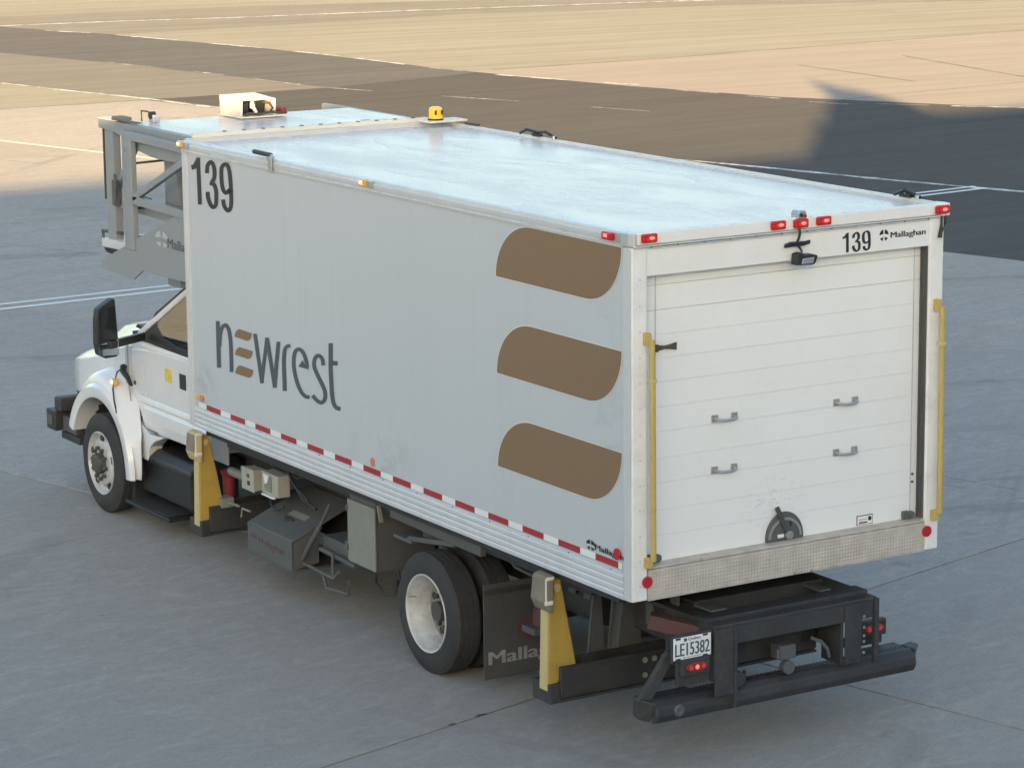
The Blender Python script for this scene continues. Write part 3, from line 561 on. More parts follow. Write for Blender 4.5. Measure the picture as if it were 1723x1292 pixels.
NUM = [([(6.517,3.575),(6.508,3.179)],[(6.442,3.583),(6.432,3.189)]),([(6.606,3.463),(6.52,3.481),(6.457,3.565)],[(6.621,3.504),(6.581,3.508),(6.51,3.569)]),([(6.275,3.467),(6.273,3.476),(6.272,3.488),(6.27,3.502),(6.267,3.515),(6.262,3.525),(6.255,3.532),(6.246,3.539),(6.236,3.545),(6.23,3.548),(6.234,3.547),(6.242,3.547),(6.241,3.547),(6.234,3.544),(6.227,3.539),(6.221,3.534),(6.216,3.527),(6.212,3.518),(6.209,3.507),(6.207,3.496),(6.206,3.485),(6.206,3.475),(6.207,3.464),(6.209,3.453),(6.213,3.443),(6.218,3.435),(6.225,3.427),(6.235,3.418),(6.246,3.41),(6.258,3.402),(6.266,3.396)],[(6.351,3.46),(6.35,3.469),(6.349,3.482),(6.347,3.497),(6.343,3.513),(6.335,3.527),(6.323,3.54),(6.308,3.552),(6.29,3.563),(6.268,3.573),(6.239,3.581),(6.208,3.581),(6.187,3.576),(6.171,3.569),(6.159,3.561),(6.149,3.553),(6.142,3.542),(6.136,3.531),(6.133,3.519),(6.131,3.506),(6.13,3.494),(6.13,3.482),(6.131,3.47),(6.134,3.457),(6.138,3.445),(6.145,3.432),(6.156,3.42),(6.17,3.408),(6.185,3.397),(6.196,3.389),(6.204,3.384)]),([(6.277,3.37),(6.265,3.37),(6.248,3.37),(6.232,3.369),(6.22,3.368),(6.214,3.367),(6.208,3.364),(6.202,3.358),(6.197,3.351),(6.192,3.342),(6.188,3.332),(6.185,3.321),(6.184,3.308),(6.184,3.295),(6.185,3.281),(6.186,3.268),(6.187,3.255),(6.189,3.243),(6.191,3.232),(6.194,3.223),(6.198,3.217),(6.203,3.213),(6.209,3.209),(6.214,3.207),(6.214,3.207),(6.208,3.208),(6.207,3.208),(6.213,3.21),(6.222,3.215),(6.231,3.222),(6.24,3.229),(6.248,3.236),(6.255,3.245),(6.261,3.255),(6.267,3.265),(6.271,3.274),(6.273,3.282),(6.274,3.291),(6.273,3.299),(6.273,3.307),(6.273,3.313)],[(6.255,3.404),(6.244,3.404),(6.227,3.404),(6.204,3.403),(6.179,3.401),(6.156,3.395),(6.141,3.387),(6.13,3.378),(6.123,3.368),(6.117,3.357),(6.112,3.345),(6.109,3.332),(6.108,3.318),(6.108,3.303),(6.109,3.289),(6.11,3.275),(6.111,3.263),(6.113,3.25),(6.115,3.237),(6.12,3.225),(6.128,3.212),(6.141,3.201),(6.158,3.191),(6.178,3.182),(6.204,3.175),(6.234,3.172),(6.258,3.176),(6.275,3.183),(6.289,3.19),(6.301,3.199),(6.311,3.207),(6.32,3.217),(6.329,3.227),(6.336,3.238),(6.342,3.249),(6.347,3.26),(6.35,3.27),(6.351,3.281),(6.351,3.291),(6.35,3.299),(6.35,3.304)]),([(6.057,3.27),(6.056,3.263),(6.055,3.253),(6.052,3.241),(6.048,3.228),(6.041,3.216),(6.029,3.206),(6.015,3.196),(5.999,3.188),(5.981,3.181),(5.959,3.176),(5.93,3.176),(5.903,3.183),(5.883,3.192),(5.869,3.201),(5.858,3.211),(5.849,3.221),(5.843,3.232),(5.838,3.243),(5.834,3.255),(5.831,3.268),(5.829,3.281),(5.829,3.296),(5.828,3.31),(5.829,3.326),(5.829,3.342),(5.829,3.36),(5.83,3.38),(5.831,3.4),(5.832,3.42),(5.834,3.439),(5.836,3.458),(5.838,3.478),(5.841,3.497),(5.845,3.514),(5.85,3.53),(5.856,3.543),(5.863,3.555),(5.871,3.565),(5.88,3.574),(5.892,3.582),(5.909,3.587),(5.931,3.59),(5.953,3.589),(5.975,3.586),(5.993,3.581),(6.01,3.575),(6.027,3.567),(6.042,3.558),(6.056,3.547),(6.066,3.534),(6.072,3.521),(6.075,3.506),(6.077,3.491),(6.077,3.476),(6.077,3.462),(6.077,3.447),(6.076,3.431),(6.074,3.416),(6.072,3.401),(6.068,3.387),(6.064,3.375),(6.058,3.364),(6.051,3.354),(6.043,3.344),(6.034,3.337),(6.023,3.33),(6.01,3.324),(5.993,3.32),(5.97,3.319),(5.942,3.322),(5.917,3.331),(5.898,3.341),(5.882,3.351),(5.869,3.359),(5.861,3.364)],[(5.982,3.282),(5.981,3.274),(5.979,3.264),(5.977,3.253),(5.974,3.243),(5.969,3.236),(5.961,3.229),(5.95,3.221),(5.939,3.215),(5.928,3.211),(5.925,3.21),(5.932,3.21),(5.936,3.209),(5.935,3.21),(5.93,3.213),(5.925,3.217),(5.92,3.223),(5.915,3.23),(5.912,3.24),(5.908,3.25),(5.906,3.262),(5.904,3.274),(5.903,3.287),(5.903,3.301),(5.903,3.317),(5.904,3.333),(5.904,3.351),(5.904,3.37),(5.905,3.39),(5.906,3.41),(5.908,3.429),(5.91,3.448),(5.913,3.467),(5.916,3.486),(5.919,3.503),(5.924,3.517),(5.929,3.528),(5.935,3.538),(5.941,3.546),(5.947,3.552),(5.952,3.555),(5.955,3.556),(5.955,3.556),(5.956,3.556),(5.958,3.556),(5.961,3.555),(5.967,3.553),(5.974,3.549),(5.981,3.545),(5.988,3.54),(5.993,3.533),(5.997,3.524),(6.0,3.512),(6.001,3.499),(6.002,3.484),(6.002,3.47),(6.002,3.456),(6.001,3.441),(5.999,3.426),(5.997,3.412),(5.993,3.4),(5.989,3.39),(5.984,3.38),(5.979,3.372),(5.973,3.365),(5.967,3.36),(5.961,3.356),(5.956,3.354),(5.954,3.353),(5.955,3.353),(5.961,3.353),(5.961,3.353),(5.951,3.358),(5.938,3.366),(5.926,3.374),(5.917,3.379)])]
def print_strokes(name, qs, m, fn, parent):
    mb = MB(); k = 0
    for L, Rr in qs:
        k += 1
        mb.add([fn(a, b, k) for q in zip(L, Rr) for a, b in q], [(2*i,2*i+1,2*i+3,2*i+2) for i in range(len(L)-1)])
    return part(name, mb, m, parent)
side_fn = lambda y, z, k: (XS-.0004*k, y, z)
FILL = [([p[0],p[1]],[p[3],p[2]]) for p in WORD_FILL]
for qs in (WORD[0:2], WORD[2:6], WORD[6:7], WORD[7:8]+FILL, WORD[8:9], WORD[9:12]): print_strokes('letter', qs, 'ink', side_fn, box)
for P in WORD_BARS: part('word_bar', MB().add([(XS-.0005,y,z) for y,z in P], [tuple(range(len(P)))]), 'brown', box)
DIG = (NUM[0:2], NUM[2:4], NUM[4:5])
for qs in DIG: print_strokes('digit', qs, 'black_ink', side_fn, box)
for qs in DIG: print_strokes('digit', qs, 'black_ink', lambda y, z, k: (.418+(6.615-y)/.775*.241, .0105-.0004*k, 3.421+(z-3.183)/.394*.132), box)
def fit(me, wd, ht):
    xs = [v.co.x for v in me.vertices]; ys = [v.co.y for v in me.vertices]; x0, y0 = min(xs), min(ys)
    sx, sy = wd/(max(xs)-x0), ht/(max(ys)-y0)
    for v in me.vertices: v.co.x = (v.co.x-x0)*sx; v.co.y = (v.co.y-y0)*sy
    return me
def label_text(name, txt, kind, a, z, wd, ht, d, m, parent, bold=.05):
    me = place(fit(text_mesh(txt, 1), wd, ht), kind, a, z, d); mb = MB()
    for i in range(3):             # heavier strokes: three sheets shifted sideways, each a little proud of the last
        sh = (i-1)*bold*ht*.9; pr = -.0003*i
        mb.add([(v.co.x+pr, v.co.y+sh, v.co.z) if kind == 'side' else (v.co.x+sh, v.co.y+pr, v.co.z) for v in me.vertices], [tuple(p.vertices) for p in me.polygons])
    bpy.data.meshes.remove(me)
    return part(name, mb.mesh(name, False), m, parent)
def emblem(kind, a, z, r, d, m, parent, squash=1):  # a round mark split into four pieces by a white Y
    mb = MB()
    def wedge(a0, a1, r0, apex):
        pts = [apex] + [(math.cos(a0+(a1-a0)*i/8)*r, math.sin(a0+(a1-a0)*i/8)*r) for i in range(9)]
        mb.add([((d, a-p[0]*squash, z+p[1]) if kind == 'side' else (a+p[0]*squash, d, z+p[1])) for p in pts], [tuple(range(len(pts)))])
    wedge(R(100), R(178), r, (-.10*r, .22*r)); wedge(R(2), R(80), r, (.10*r, .22*r))
    wedge(R(212), R(258), r, (-.14*r, -.30*r)); wedge(R(282), R(328), r, (.14*r, -.30*r))
    return part('maker_emblem', mb, m, parent)
emblem('rear', .776, 3.512, .040, .0105, 'black_ink', box); label_text('maker_lettering', 'Mallaghan', 'rear', .834, 3.476, .305, .052, .0105, 'black_ink', box)
emblem('side', .497, 1.536, .036, XS-.0022, 'black_ink', box, 1.5); label_text('maker_lettering', 'Mallaghan', 'side', .445, 1.503, .40, .052, XS-.0022, 'black_ink', box)
# small marks low on the side
part('side_lamp', MB().box(-W2-.018,-W2-.001,6.585,6.635,1.500,1.545), 'amber', box, .006)
disc(6.535,1.520,.026,'side','reflector','orange'); part('sticker', MB().cyl((-W2-.003,3.536,1.530),'x',.034,.002,14), 'orange', box)
part('scuff_mark', MB().add([(XS-.0004,y,z) for y,z in ((.09,1.70),(.03,1.66),(.02,1.71),(.06,1.74))], [(0,1,2,3)]), 'dusty', box)

# ---- marker lamps along the top
def red_lamp(cx, cz, kind):
    if kind == 'rear':
        o = part('marker_lamp', MB().box(cx-.060, cx+.060, -.040, -.011, cz-.030, cz+.030), 'redlens', box, .012, seg=3)
        part('bulb_glow', MB().prism([(cx+.012+.022*math.cos(a), cz+.002+.011*math.sin(a)) for a in [i*math.pi/6 for i in range(12)]], 'y', -.0425, -.039), 'redhot', o)
        part('lens_glow', MB().prism([(cx+.010+.044*math.cos(a), cz+.020*math.sin(a)) for a in [i*math.pi/8 for i in range(16)]], 'y', -.0412, -.039), 'redglow', o)
        part('bulb_glow', MB().box(cx-.054, cx-.042, -.0415, -.039, cz-.010, cz+.006), 'redglow', o, .003)
    else:
        o = part('marker_lamp', MB().box(-W2-.050, -W2-.018, cx-.062, cx+.062, cz-.028, cz+.026), 'redlens', box, .012, seg=3)
        part('bulb_glow', MB().box(-W2-.0525, -W2-.049, cx-.012, cx+.034, cz-.010, cz+.014), 'redhot', o, .004)
    return o
for x, z in ((-1.178,3.660),(-.147,3.660),(.040,3.657),(.231,3.660),(1.256,3.654)): red_lamp(x, z, 'rear')
red_lamp(.226, 3.660, 'side')
def amber_lamp(y):
    o = part('marker_lamp', MB().box(-W2-.052, -W2-.016, y-.02, y+.085, 3.643, 3.696), 'amber', box, .012, seg=3)
    part('bulb_glow', MB().box(-W2-.0545, -W2-.051, y+.02, y+.065, 3.658, 3.684), 'ambhot', o, .006)
    part('lamp_bracket', MB().box(-W2-.040, -W2-.016, y-.085, y-.03, 3.638, 3.690), 'alu', o, .004)
amber_lamp(6.715); amber_lamp(3.50)
part('lamp_bracket', MB().box(-W2-.034, -W2-.016, .105, .15, 3.63, 3.69), 'alu', box, .004)
# side handle on the roof rail
o = part('hinged_handle', MB().tube([(-1.325,5.36,3.735),(-1.325,5.07,3.732)], .019, 10), 'plastic', box, smooth=True)
part('handle_bracket', MB().box(-1.335,-1.318,5.05,5.11,3.598,3.74).box(-1.345,-1.300,5.045,5.115,3.70,3.722), 'alu', o, .004)
# reversing camera, cable and work lamp on the header
o = part('camera_pod', MB().prism([(.012,3.685),(.085,3.685),(.085,3.722),(.072,3.742),(.024,3.742),(.012,3.722)], 'y', -.03, .05), 'alu', box, .006)
part('camera_lens', MB().cyl((.040,-.036,3.712),'y',.013,.01,12), 'plastic', o); part('camera_lens', MB().cyl((.070,-.036,3.706),'y',.012,.01,12), 'redlens', o)
o = part('lamp_cable', MB().tube([(.030,-.022,3.625),(.030,-.030,3.595),(.022,-.026,3.555),(.012,-.022,3.535),(.012,-.020,3.52)], .009, 8), 'plastic', box, smooth=True)
part('cable_loop', MB().tube([(-.085,-.020,3.520),(-.05,-.03,3.532),(.0,-.032,3.530),(.07,-.032,3.528),(.115,-.022,3.532),(.118,-.018,3.522),(.06,-.018,3.512),(-.02,-.018,3.515),(-.085,-.018,3.510)], .0095, 8), 'plastic', o, smooth=True)
part('cable_tail', MB().tube([(.02,-.022,3.51),(.035,-.028,3.49),(.042,-.04,3.465)], .008, 8), 'plastic', o, smooth=True)
o = part('work_lamp', MB().prism([(-.030,3.385),(-.022,3.462),(.022,3.470),(.040,3.452),(.105,3.452),(.152,3.440),(.135,3.392),(.115,3.378)], 'y', -.075, -.005), 'plastic', box, .010, seg=3)
part('lamp_face', MB().prism([(.012,3.392),(.02,3.428),(.118,3.432),(.108,3.388)], 'y', -.080, -.070), 'alu', o, .005)
part('strap', MB().tube([(1.262,-.012,3.61),(1.258,-.016,3.55),(1.246,-.02,3.49),(1.243,-.02,3.46)], [.008,.009,.014,.017], 8).tube([(1.300,-.008,3.61),(1.292,-.014,3.56),(1.262,-.018,3.50)], .008, 8), 'plastic', box, smooth=True)

# ---- roller door, twelve panels between the posts
YD = .10
door = part('roller_door', MB().box(-1.19, 1.19, YD+.03, YD+.05, 1.47, 3.42), 'alu', T)
edges = [3.404,3.328,3.162,2.998,2.841,2.680,2.514,2.349,2.170,2.004,1.817,1.644,1.470]
for k in range(12):
    z1, z0 = edges[k]-(.0012 if k in (1,2) else .0005), edges[k+1]+(.0012 if k in (0,1) else .0005)
    part('door_panel', MB().box(-1.172, 1.174, YD, YD+.03, z0, z1), 'scuff' if z0 < 1.85 else 'doorw', door, .0016)
for x in (-1.046, 1.118): part('edge_strip', MB().box(x-.003, x+.003, YD-.003, YD+.002, 1.50, 3.395), 'cap', door)
part('edge_strip', MB().box(-1.1695,-1.1625, YD-.006, YD-.001, 1.50, 3.40), 'header', door)
def pull(cx, cz):
    mb = MB().box(cx-.105,cx-.055,YD-.012,YD-.001,cz-.024,cz+.024).box(cx+.055,cx+.105,YD-.012,YD-.001,cz-.024,cz+.024)
    mb.tube([(cx-.08,YD-.01,cz),(cx-.07,YD-.045,cz-.006),(cx-.03,YD-.058,cz-.010),(cx+.03,YD-.058,cz-.010),(cx+.07,YD-.045,cz-.006),(cx+.08,YD-.01,cz)], .011, 8)
    return part('pull_handle', mb, 'grill', door, .003)
for x, z in ((-.49,2.385),(.532,2.376),(-.49,2.034),(.532,2.025)): pull(x, z)
part('strap_hinge', MB().box(-1.058,-1.03,YD-.020,YD-.003,2.885,2.935).prism([(-1.032,2.892),(-.98,2.901),(-.94,2.895),(-.885,2.885),(-.885,2.936),(-.94,2.925),(-.98,2.922),(-1.032,2.930)], 'y', YD-.018, YD-.003), 'bronze', door, .003)
lat = part('latch_plate', MB().prism([(.012+.158*math.cos(a), 1.492+.178*math.sin(a)) for a in [math.pi*i/20 for i in range(21)]] + [(-.146,1.472),(.170,1.472)], 'y', YD-.020, YD-.001), 'dusty', door, .006)
part('latch_rim', MB().lathe((.012,YD-.026,1.492),'y',[(0,.120),(0,.140),(.008,.142),(.008,.118)],20,0,math.pi), 'grill', lat)
part('latch_arm', MB().bar((.035,YD-.034,1.508),(-.070,YD-.034,1.715),.034,.014,(0,1,0)), 'nut', lat, .004)
part('latch_pivot', MB().cyl((.035,YD-.048,1.508),'y',.030,.02,14), 'grill', lat, .003)
part('latch_slot', MB().box(.052,.066,YD-.024,YD-.019,1.568,1.612), 'plastic', lat)
part('latch_window', MB().box(-.052,.0,YD-.024,YD-.019,1.494,1.518), 'pltw', lat)
for x in (-1.07, 1.085): part('bottom_roller', MB().box(x-.045,x+.005,YD-.03,YD-.002,1.475,1.53).cyl((x+.03,YD-.035,1.50),'y',.026,.034,12), 'dusty', door, .004)
lb = part('maker_label', MB().box(.645,.785,YD-.0045,YD-.001,1.480,1.548), 'bronze', door)
part('label_face', MB().box(.650,.780,YD-.0062,YD-.0040,1.485,1.543), 'pltw', lb)
part('label_mark', MB().box(.662,.735,YD-.0078,YD-.006,1.492,1.502).cyl((.757,YD-.0078,1.520),'y',.016,.0016,12), 'black_ink', lb)
part('label_mark', MB().box(.665,.73,YD-.0078,YD-.006,1.516,1.521), 'orange', lb)
for z in (1.73,1.785): part('screw', MB().cyl((1.134,YD-.006,z),'y',.010,.006,8), 'nut', door)

# ---- yellow grab bars
for x, zb, zt in ((-1.178,1.51,3.01),(1.246,1.50,3.0)):
    o = part('grab_bar', MB().tube([(x+.012,-.055,zb+.015),(x+.006,-.058,(zb+zt)/2),(x,-.055,zt-.015)], .021, 10), 'yellow', T, smooth=True)
    part('bar_bracket', MB().box(x-.035,x+.0,-.055,-.002,zt-.045,zt+.035), 'yellow', o, .004)
    part('bar_bracket', MB().box(x-.030,x+.012,-.055,-.002,zb-.035,zb+.035), 'yellow', o, .004)
    part('bar_clip', MB().box(x-.022,x+.026,-.080,-.03,zt-.29,zt-.265), 'yellowlt', o, .004)

# ---- things on the roof
b0 = part('beacon', MB().cyl((1.08,6.62,3.735),'z',.062,.03,20).lathe((1.08,6.62,3.765),'z',[(0,.060),(.055,.060),(.075,.054),(.085,.035),(.087,.0001)],20), emis('amber_beacon', (1,.5,.02), .06, (.85,.42,.03), .15), T, smooth=True)
part('beacon_plate', MB().box(.965,1.35,6.52,6.74,3.716,3.734), 'cream', b0, .006)
part('beacon_base', MB().cyl((1.08,6.62,3.732),'z',.070,.016,16), 'plastic', b0)
part('beacon_filament', MB().box(1.035,1.055,6.552,6.562,3.785,3.825).box(1.10,1.12,6.552,6.562,3.785,3.825), 'bronze', b0)
def clutter(name, y0, y1):
    mb = MB()
    mb.tube([(1.262,y1,3.705),(1.25,y1-.12,3.745),(1.26,(y0+y1)/2,3.735),(1.25,y0+.15,3.75),(1.262,y0,3.71)], .014, 6)
    mb.box(1.235,1.275,(y0+y1)/2-.06,(y0+y1)/2+.06,3.70,3.725)
    o = part(name, mb, 'plastic', T, .004); part('bracket_pin', MB().cyl((1.255,y0+.02,3.70),'z',.018,.026,10), 'alu', o); return o
clutter('cable_bracket', 4.93, 5.50); clutter('cable_bracket', .22, .50)
part('cable_bracket', MB().box(1.255,1.285,6.2,6.42,3.70,3.722), 'nut', T, .004)

# ---- lifting front platform
plat = part('front_platform', MB().box(-1.14, 1.10, 6.90, 8.24, 3.660, 3.715), 'roof', T, .006)
part('platform_lip', MB().box(-1.17, 1.13, 6.835, 6.90, 3.655, 3.735), 'cream', plat, .006)
for k in range(11): part('rivet', MB().cyl((-.86+.185*k,6.865,3.734),'z',.018,.008,10), 'dusty', plat)
for k in range(3): part('drain_slot', MB().box(.62+.13*k,.70+.13*k,7.12-.09*k+.03*(k%2),7.16-.09*k,3.7145,3.7165), 'plastic', plat)
part('side_beam', MB().prism([(6.86,3.715),(8.78,3.715),(8.78,3.63),(8.45,3.615),(8.16,3.58),(7.95,3.50),(7.6,3.46),(6.86,3.46)], 'x', -1.20, -1.13), 'frame', plat, .006)
part('side_beam', MB().prism([(6.86,3.715),(8.78,3.715),(8.78,3.63),(8.45,3.615),(8.16,3.58),(6.86,3.46)], 'x', 1.08, 1.13), 'frame', plat, .006)
part('beam_cap', MB().box(-1.205,-1.02,8.40,8.78,3.716,3.724), 'cream', plat)
part('beam_latch', MB().box(-1.19,-1.08,8.30,8.50,3.725,3.755).bar((-1.2,8.42,3.735),(-1.17,7.95,3.735),.05,.012), 'dusty', plat, .004)
part('end_post', MB().box(-1.17,-1.09,8.54,8.72,2.62,3.63), 'frame', plat, .008)
part('end_post', MB().box(-1.17,-1.13,8.745,8.762,2.98,3.64), 'nut', plat)
part('post_latch', MB().box(-1.20,-1.16,8.44,8.53,2.95,3.18).tube([(-1.2,8.45,3.24),(-1.21,8.42,3.12),(-1.2,8.46,2.95)], .014, 6), 'dusty', plat, .004)
part('diagonal_brace', MB().bar((-1.12,8.68,2.99),(-1.12,8.05,3.60),.05,.05), 'frame', plat, .004)
part('mid_rail', MB().bar((-1.12,8.54,2.965),(-1.12,7.40,2.945),.05,.075), 'frame', plat, .004)
part('rail_latch', MB().tube([(-1.12,8.14,2.99),(-1.12,8.13,3.075),(-1.12,7.86,3.065),(-1.12,7.84,2.975)], .012, 8), 'bronze', plat, smooth=True)
part('mast_column', MB().box(-1.01,-.79,7.55,7.80,2.30,3.56), 'frame', plat, .008)
for z in (3.38,2.98,2.62): part('guide_rod', MB().tube([(-1.25,7.98,z),(-.92,7.90,z+.02)], .011, 6), 'bronze', plat)
part('platform_floor', MB().prism([(8.05,2.57),(8.80,2.54),(8.80,2.62),(8.05,2.645)], 'x', -1.20, .95), 'rail', plat, .006)
part('floor_lamp', MB().cyl((-1.12,8.70,2.535),'y',.06,.10,14).box(-1.17,-1.05,8.06,8.72,2.50,2.555), 'plastic', plat, .006)
part('floor_guard', MB().tube([(-1.15,8.44,2.70),(-1.15,8.88,2.675),(-1.15,8.86,2.53)], .016, 8), 'nut', plat, smooth=True)
part('floor_step', MB().box(-1.0,-.6,8.12,8.46,2.645,2.665), 'nut', plat)
# near guard frame
XG = -1.255
part('guard_post', MB().box(XG-.028,XG+.028,7.90,8.09,2.62,3.655), 'frame', plat, .006)
part('guard_top_rail', MB().bar((XG,8.09,3.632),(XG,6.84,3.615),.05,.075), 'frame', plat, .005)
part('guard_mid_rail', MB().bar((XG,7.98,3.07),(XG,6.84,3.05),.05,.075), 'frame', plat, .005)
part('guard_brace', MB().bar((XG,7.90,3.085),(XG,6.84,3.50),.05,.06), 'frame', plat, .005)
tri = part('side_plate', MB().prism([(8.68,2.36),(8.67,2.44),(7.06,3.02),(6.84,3.06),(6.84,2.47),(7.34,2.455),(7.77,2.455),(7.97,2.35)], 'x', XG-.006, XG+.012), 'plate', plat, .003)
emblem('side', 7.34, 2.785, .070, XG-.0075, 'cap', tri, 2.0)
label_text('maker_lettering', 'Mallag', 'side', 7.22, 2.70, .42, .11, XG-.0075, 'dusty', tri)
part('far_side_plate', MB().prism([(8.68,2.36),(8.67,2.44),(7.06,3.02),(6.84,3.06),(6.84,2.47),(7.97,2.35)], 'x', 1.2, 1.22), 'plate', plat)
for y, z in ((8.02,3.5),(8.02,3.25),(8.02,2.85)): part('bolt', MB().cyl((XG-.034,y,z),'x',.014,.008,8), 'bolt', plat)
# condenser housing on the platform roof
ac = part('cooler_housing', MB().prism([(7.88,3.885),(8.30,3.905),(8.30,3.73),(8.29,3.73),(8.29,3.895),(7.88,3.875)], 'x', -.215, .145)
    .box(-.215,-.185,7.88,8.30,3.735,3.884).box(.115,.145,7.88,8.30,3.735,3.884).box(-.215,.145,8.28,8.30,3.73,3.9).box(-.225,.24,7.84,8.30,3.722,3.737), 'cream', T, .004)
part('housing_core', MB().box(-.175,-.085,7.96,8.2,3.75,3.855).box(-.035,.06,7.95,8.2,3.745,3.868), 'plastic', ac, .01)
part('housing_fitting', MB().cyl((-.065,7.94,3.80),'z',.018,.05,10).tube([(-.06,7.95,3.86),(-.05,7.93,3.80),(-.03,7.92,3.76)], .016, 8), 'pltw', ac)
part('hose', MB().tube([(.05,7.95,3.85),(.09,7.9,3.845),(.108,7.87,3.80),(.07,7.86,3.765),(-.05,7.86,3.752),(-.12,7.87,3.765),(-.17,7.88,3.75)], .011, 8).tube([(.08,7.87,3.77),(.16,7.86,3.755),(.25,7.88,3.75)], .011, 8), 'nut', ac, smooth=True)
part('hose_coupling', MB().cyl((.215,7.88,3.745),'z',.03,.055,12).cyl((.16,7.93,3.78),'x',.022,.07,10), 'redpaint', ac, .004)
o = part('rear_view_camera', MB().box(-1.0,-.93,8.02,8.12,3.72,3.79), 'cap', plat, .008)
part('camera_guard', MB().tube([(-1.02,8.22,3.72),(-1.02,8.22,3.815),(-1.02,8.08,3.818)], .008, 6).cyl((-1.01,8.07,3.785),'x',.034,.05,10), 'plastic', o)

# ---- cab
XC = 1.02
cab = part('cab', MB().prism([(6.95,.90),(8.08,.885),(8.45,1.0),(8.64,1.22),(8.645,1.70),(6.95,1.70)], 'x', -XC, XC), 'cab', T, .03, seg=3)
def tumble(y, z):                  # half width of the greenhouse
    return XC - max(0, z-1.70)*.16
def gbar(p, q, wd, th, m='cab', name='pillar'):
    for sx in (-1, 1):
        a = Vector((sx*(tumble(*p)-.03), *p)); b = Vector((sx*(tumble(*q)-.03), *q))
        part(name, MB().bar(a, b, th, wd, (1,0,0) if False else (0,0,1)), m, cab, .012)
gbar((8.50,1.75),(7.42,2.36), .055, .06); gbar((6.99,1.68),(6.99,2.36), .10, .06)
part('roof', MB().hexa([(-.92,6.95,2.35),(.92,6.95,2.35),(.92,7.46,2.34),(-.92,7.46,2.34),(-.84,6.97,2.43),(.84,6.97,2.43),(.84,7.36,2.42),(-.84,7.36,2.42)]), 'cab', cab, .03, seg=3)
part('windscreen', MB().hexa([(-.93,8.52,1.76),(.93,8.52,1.76),(.84,7.44,2.37),(-.84,7.44,2.37),(-.93,8.535,1.765),(.93,8.535,1.765),(.84,7.455,2.375),(-.84,7.455,2.375)]), 'glass', cab)
for sx in (-1, 1):
    def P(y, z, o=0): return (sx*(tumble(y,z)-.02+o), y, z)
    g = [(7.03,1.72),(8.02,1.72),(8.20,1.84),(8.21,1.93),(7.62,2.27),(7.03,2.27)]
    part('side_window', MB().add([P(*q) for q in g], [tuple(range(len(g)))]), 'glass', cab)
    def surround(name, poly, o=.004):
        n = len(poly); part(name, MB().add([P(*q,o) for q in poly]+[P(*q,-.03) for q in poly], [tuple(range(n)),tuple(range(2*n-1,n-1,-1))]+[(i,(i+1)%n,n+(i+1)%n,n+i) for i in range(n)]), 'plastic', cab, .004)
    surround('window_surround', [(6.98,1.69),(7.98,1.675),(8.1,1.64),(8.36,1.62),(8.62,1.66),(8.66,1.76),(8.45,1.80),(8.30,1.86),(8.20,1.99),(8.17,1.955),(8.14,1.87),(7.98,1.79),(7.70,1.76),(6.98,1.755)])
    surround('window_surround', [(8.30,1.88),(8.21,1.99),(7.55,2.355),(6.98,2.36),(6.98,2.29),(7.52,2.285)])
part('door_seam', MB().tube([(-1.034,8.66,1.70),(-1.058,8.64,1.60),(-1.060,8.63,1.24),(-1.060,8.555,1.10),(-1.060,8.44,.985),(-1.060,8.30,.925),(-1.056,8.10,.892)], .0065, 6), 'frame', cab)
part('wing_seam', MB().tube([(-1.075,8.62,1.36),(-1.082,8.55,1.15),(-1.085,8.45,.92),(-1.085,8.36,.76),(-1.082,8.30,.70)], .005, 6), 'frame', cab)
dr = part('door', MB().prism([(7.00,.905),(8.06,.895),(8.42,1.0),(8.60,1.24),(8.61,1.60),(8.48,1.625),(8.05,1.66),(7.00,1.685)], 'x', -XC-.016, -XC+.02), 'cab', cab, .012, seg=3)
part('belt_crease', MB().prism([(-XC-.014,1.135),(-XC-.040,1.155),(-XC-.034,1.180),(-XC-.014,1.205)], 'y', 7.0, 8.46), 'cab', dr, .006)
part('lower_bulge', MB().prism([(-XC-.014,1.13),(-XC-.036,1.10),(-XC-.040,1.0),(-XC-.022,.915),(-XC-.010,.91)], 'y', 7.0, 8.34), 'cab', dr, .012, seg=3)
part('door_handle', MB().box(-XC-.026,-XC-.012,7.43,7.555,1.405,1.545), 'plastic', dr, .008)
part('warning_sticker', MB().box(-XC-.0185,-XC-.0165,7.73,7.87,1.42,1.545), 'stickery', dr)
part('lock', MB().cyl((-XC-.022,8.54,1.30),'x',.022,.008,12), 'nut', dr)
part('far_door', MB().prism([(7.00,.905),(8.06,.895),(8.42,1.0),(8.60,1.24),(8.61,1.60),(7.00,1.685)], 'x', XC-.02, XC+.016), 'cab', cab, .012)
part('seat', MB().box(-.75,-.25,7.2,7.75,1.25,1.45).box(-.75,-.25,7.1,7.25,1.45,2.1).box(.15,.75,7.1,7.25,1.45,2.1), 'beige', cab, .05, seg=3)
part('dashboard', MB().box(-.95,.95,8.1,8.5,1.45,1.735), 'beige', cab, .04)
part('rear_wall', MB().box(-.93,.93,6.96,6.99,1.7,2.3), 'beige', cab)
# cowl panel behind the front wing
part('cowl_panel', MB().prism([(8.69,1.62),(8.70,1.25),(8.56,1.00),(8.22,.880),(7.92,.890),(7.95,.872),(8.10,.825),(8.20,.76),(8.27,.62),(8.40,.62),(8.62,.95),(8.86,1.12),(8.95,1.40),(8.92,1.55)], 'x', -1.062, -.93), 'cab', cab, .025, seg=4)
part('cowl_panel', MB().prism([(8.69,1.62),(8.70,1.25),(8.56,1.00),(8.22,.87),(7.66,.885),(7.66,.845),(8.10,.77),(8.30,.56),(8.62,.95),(8.95,1.40)], 'x', .93, 1.075), 'cab', cab, .02)
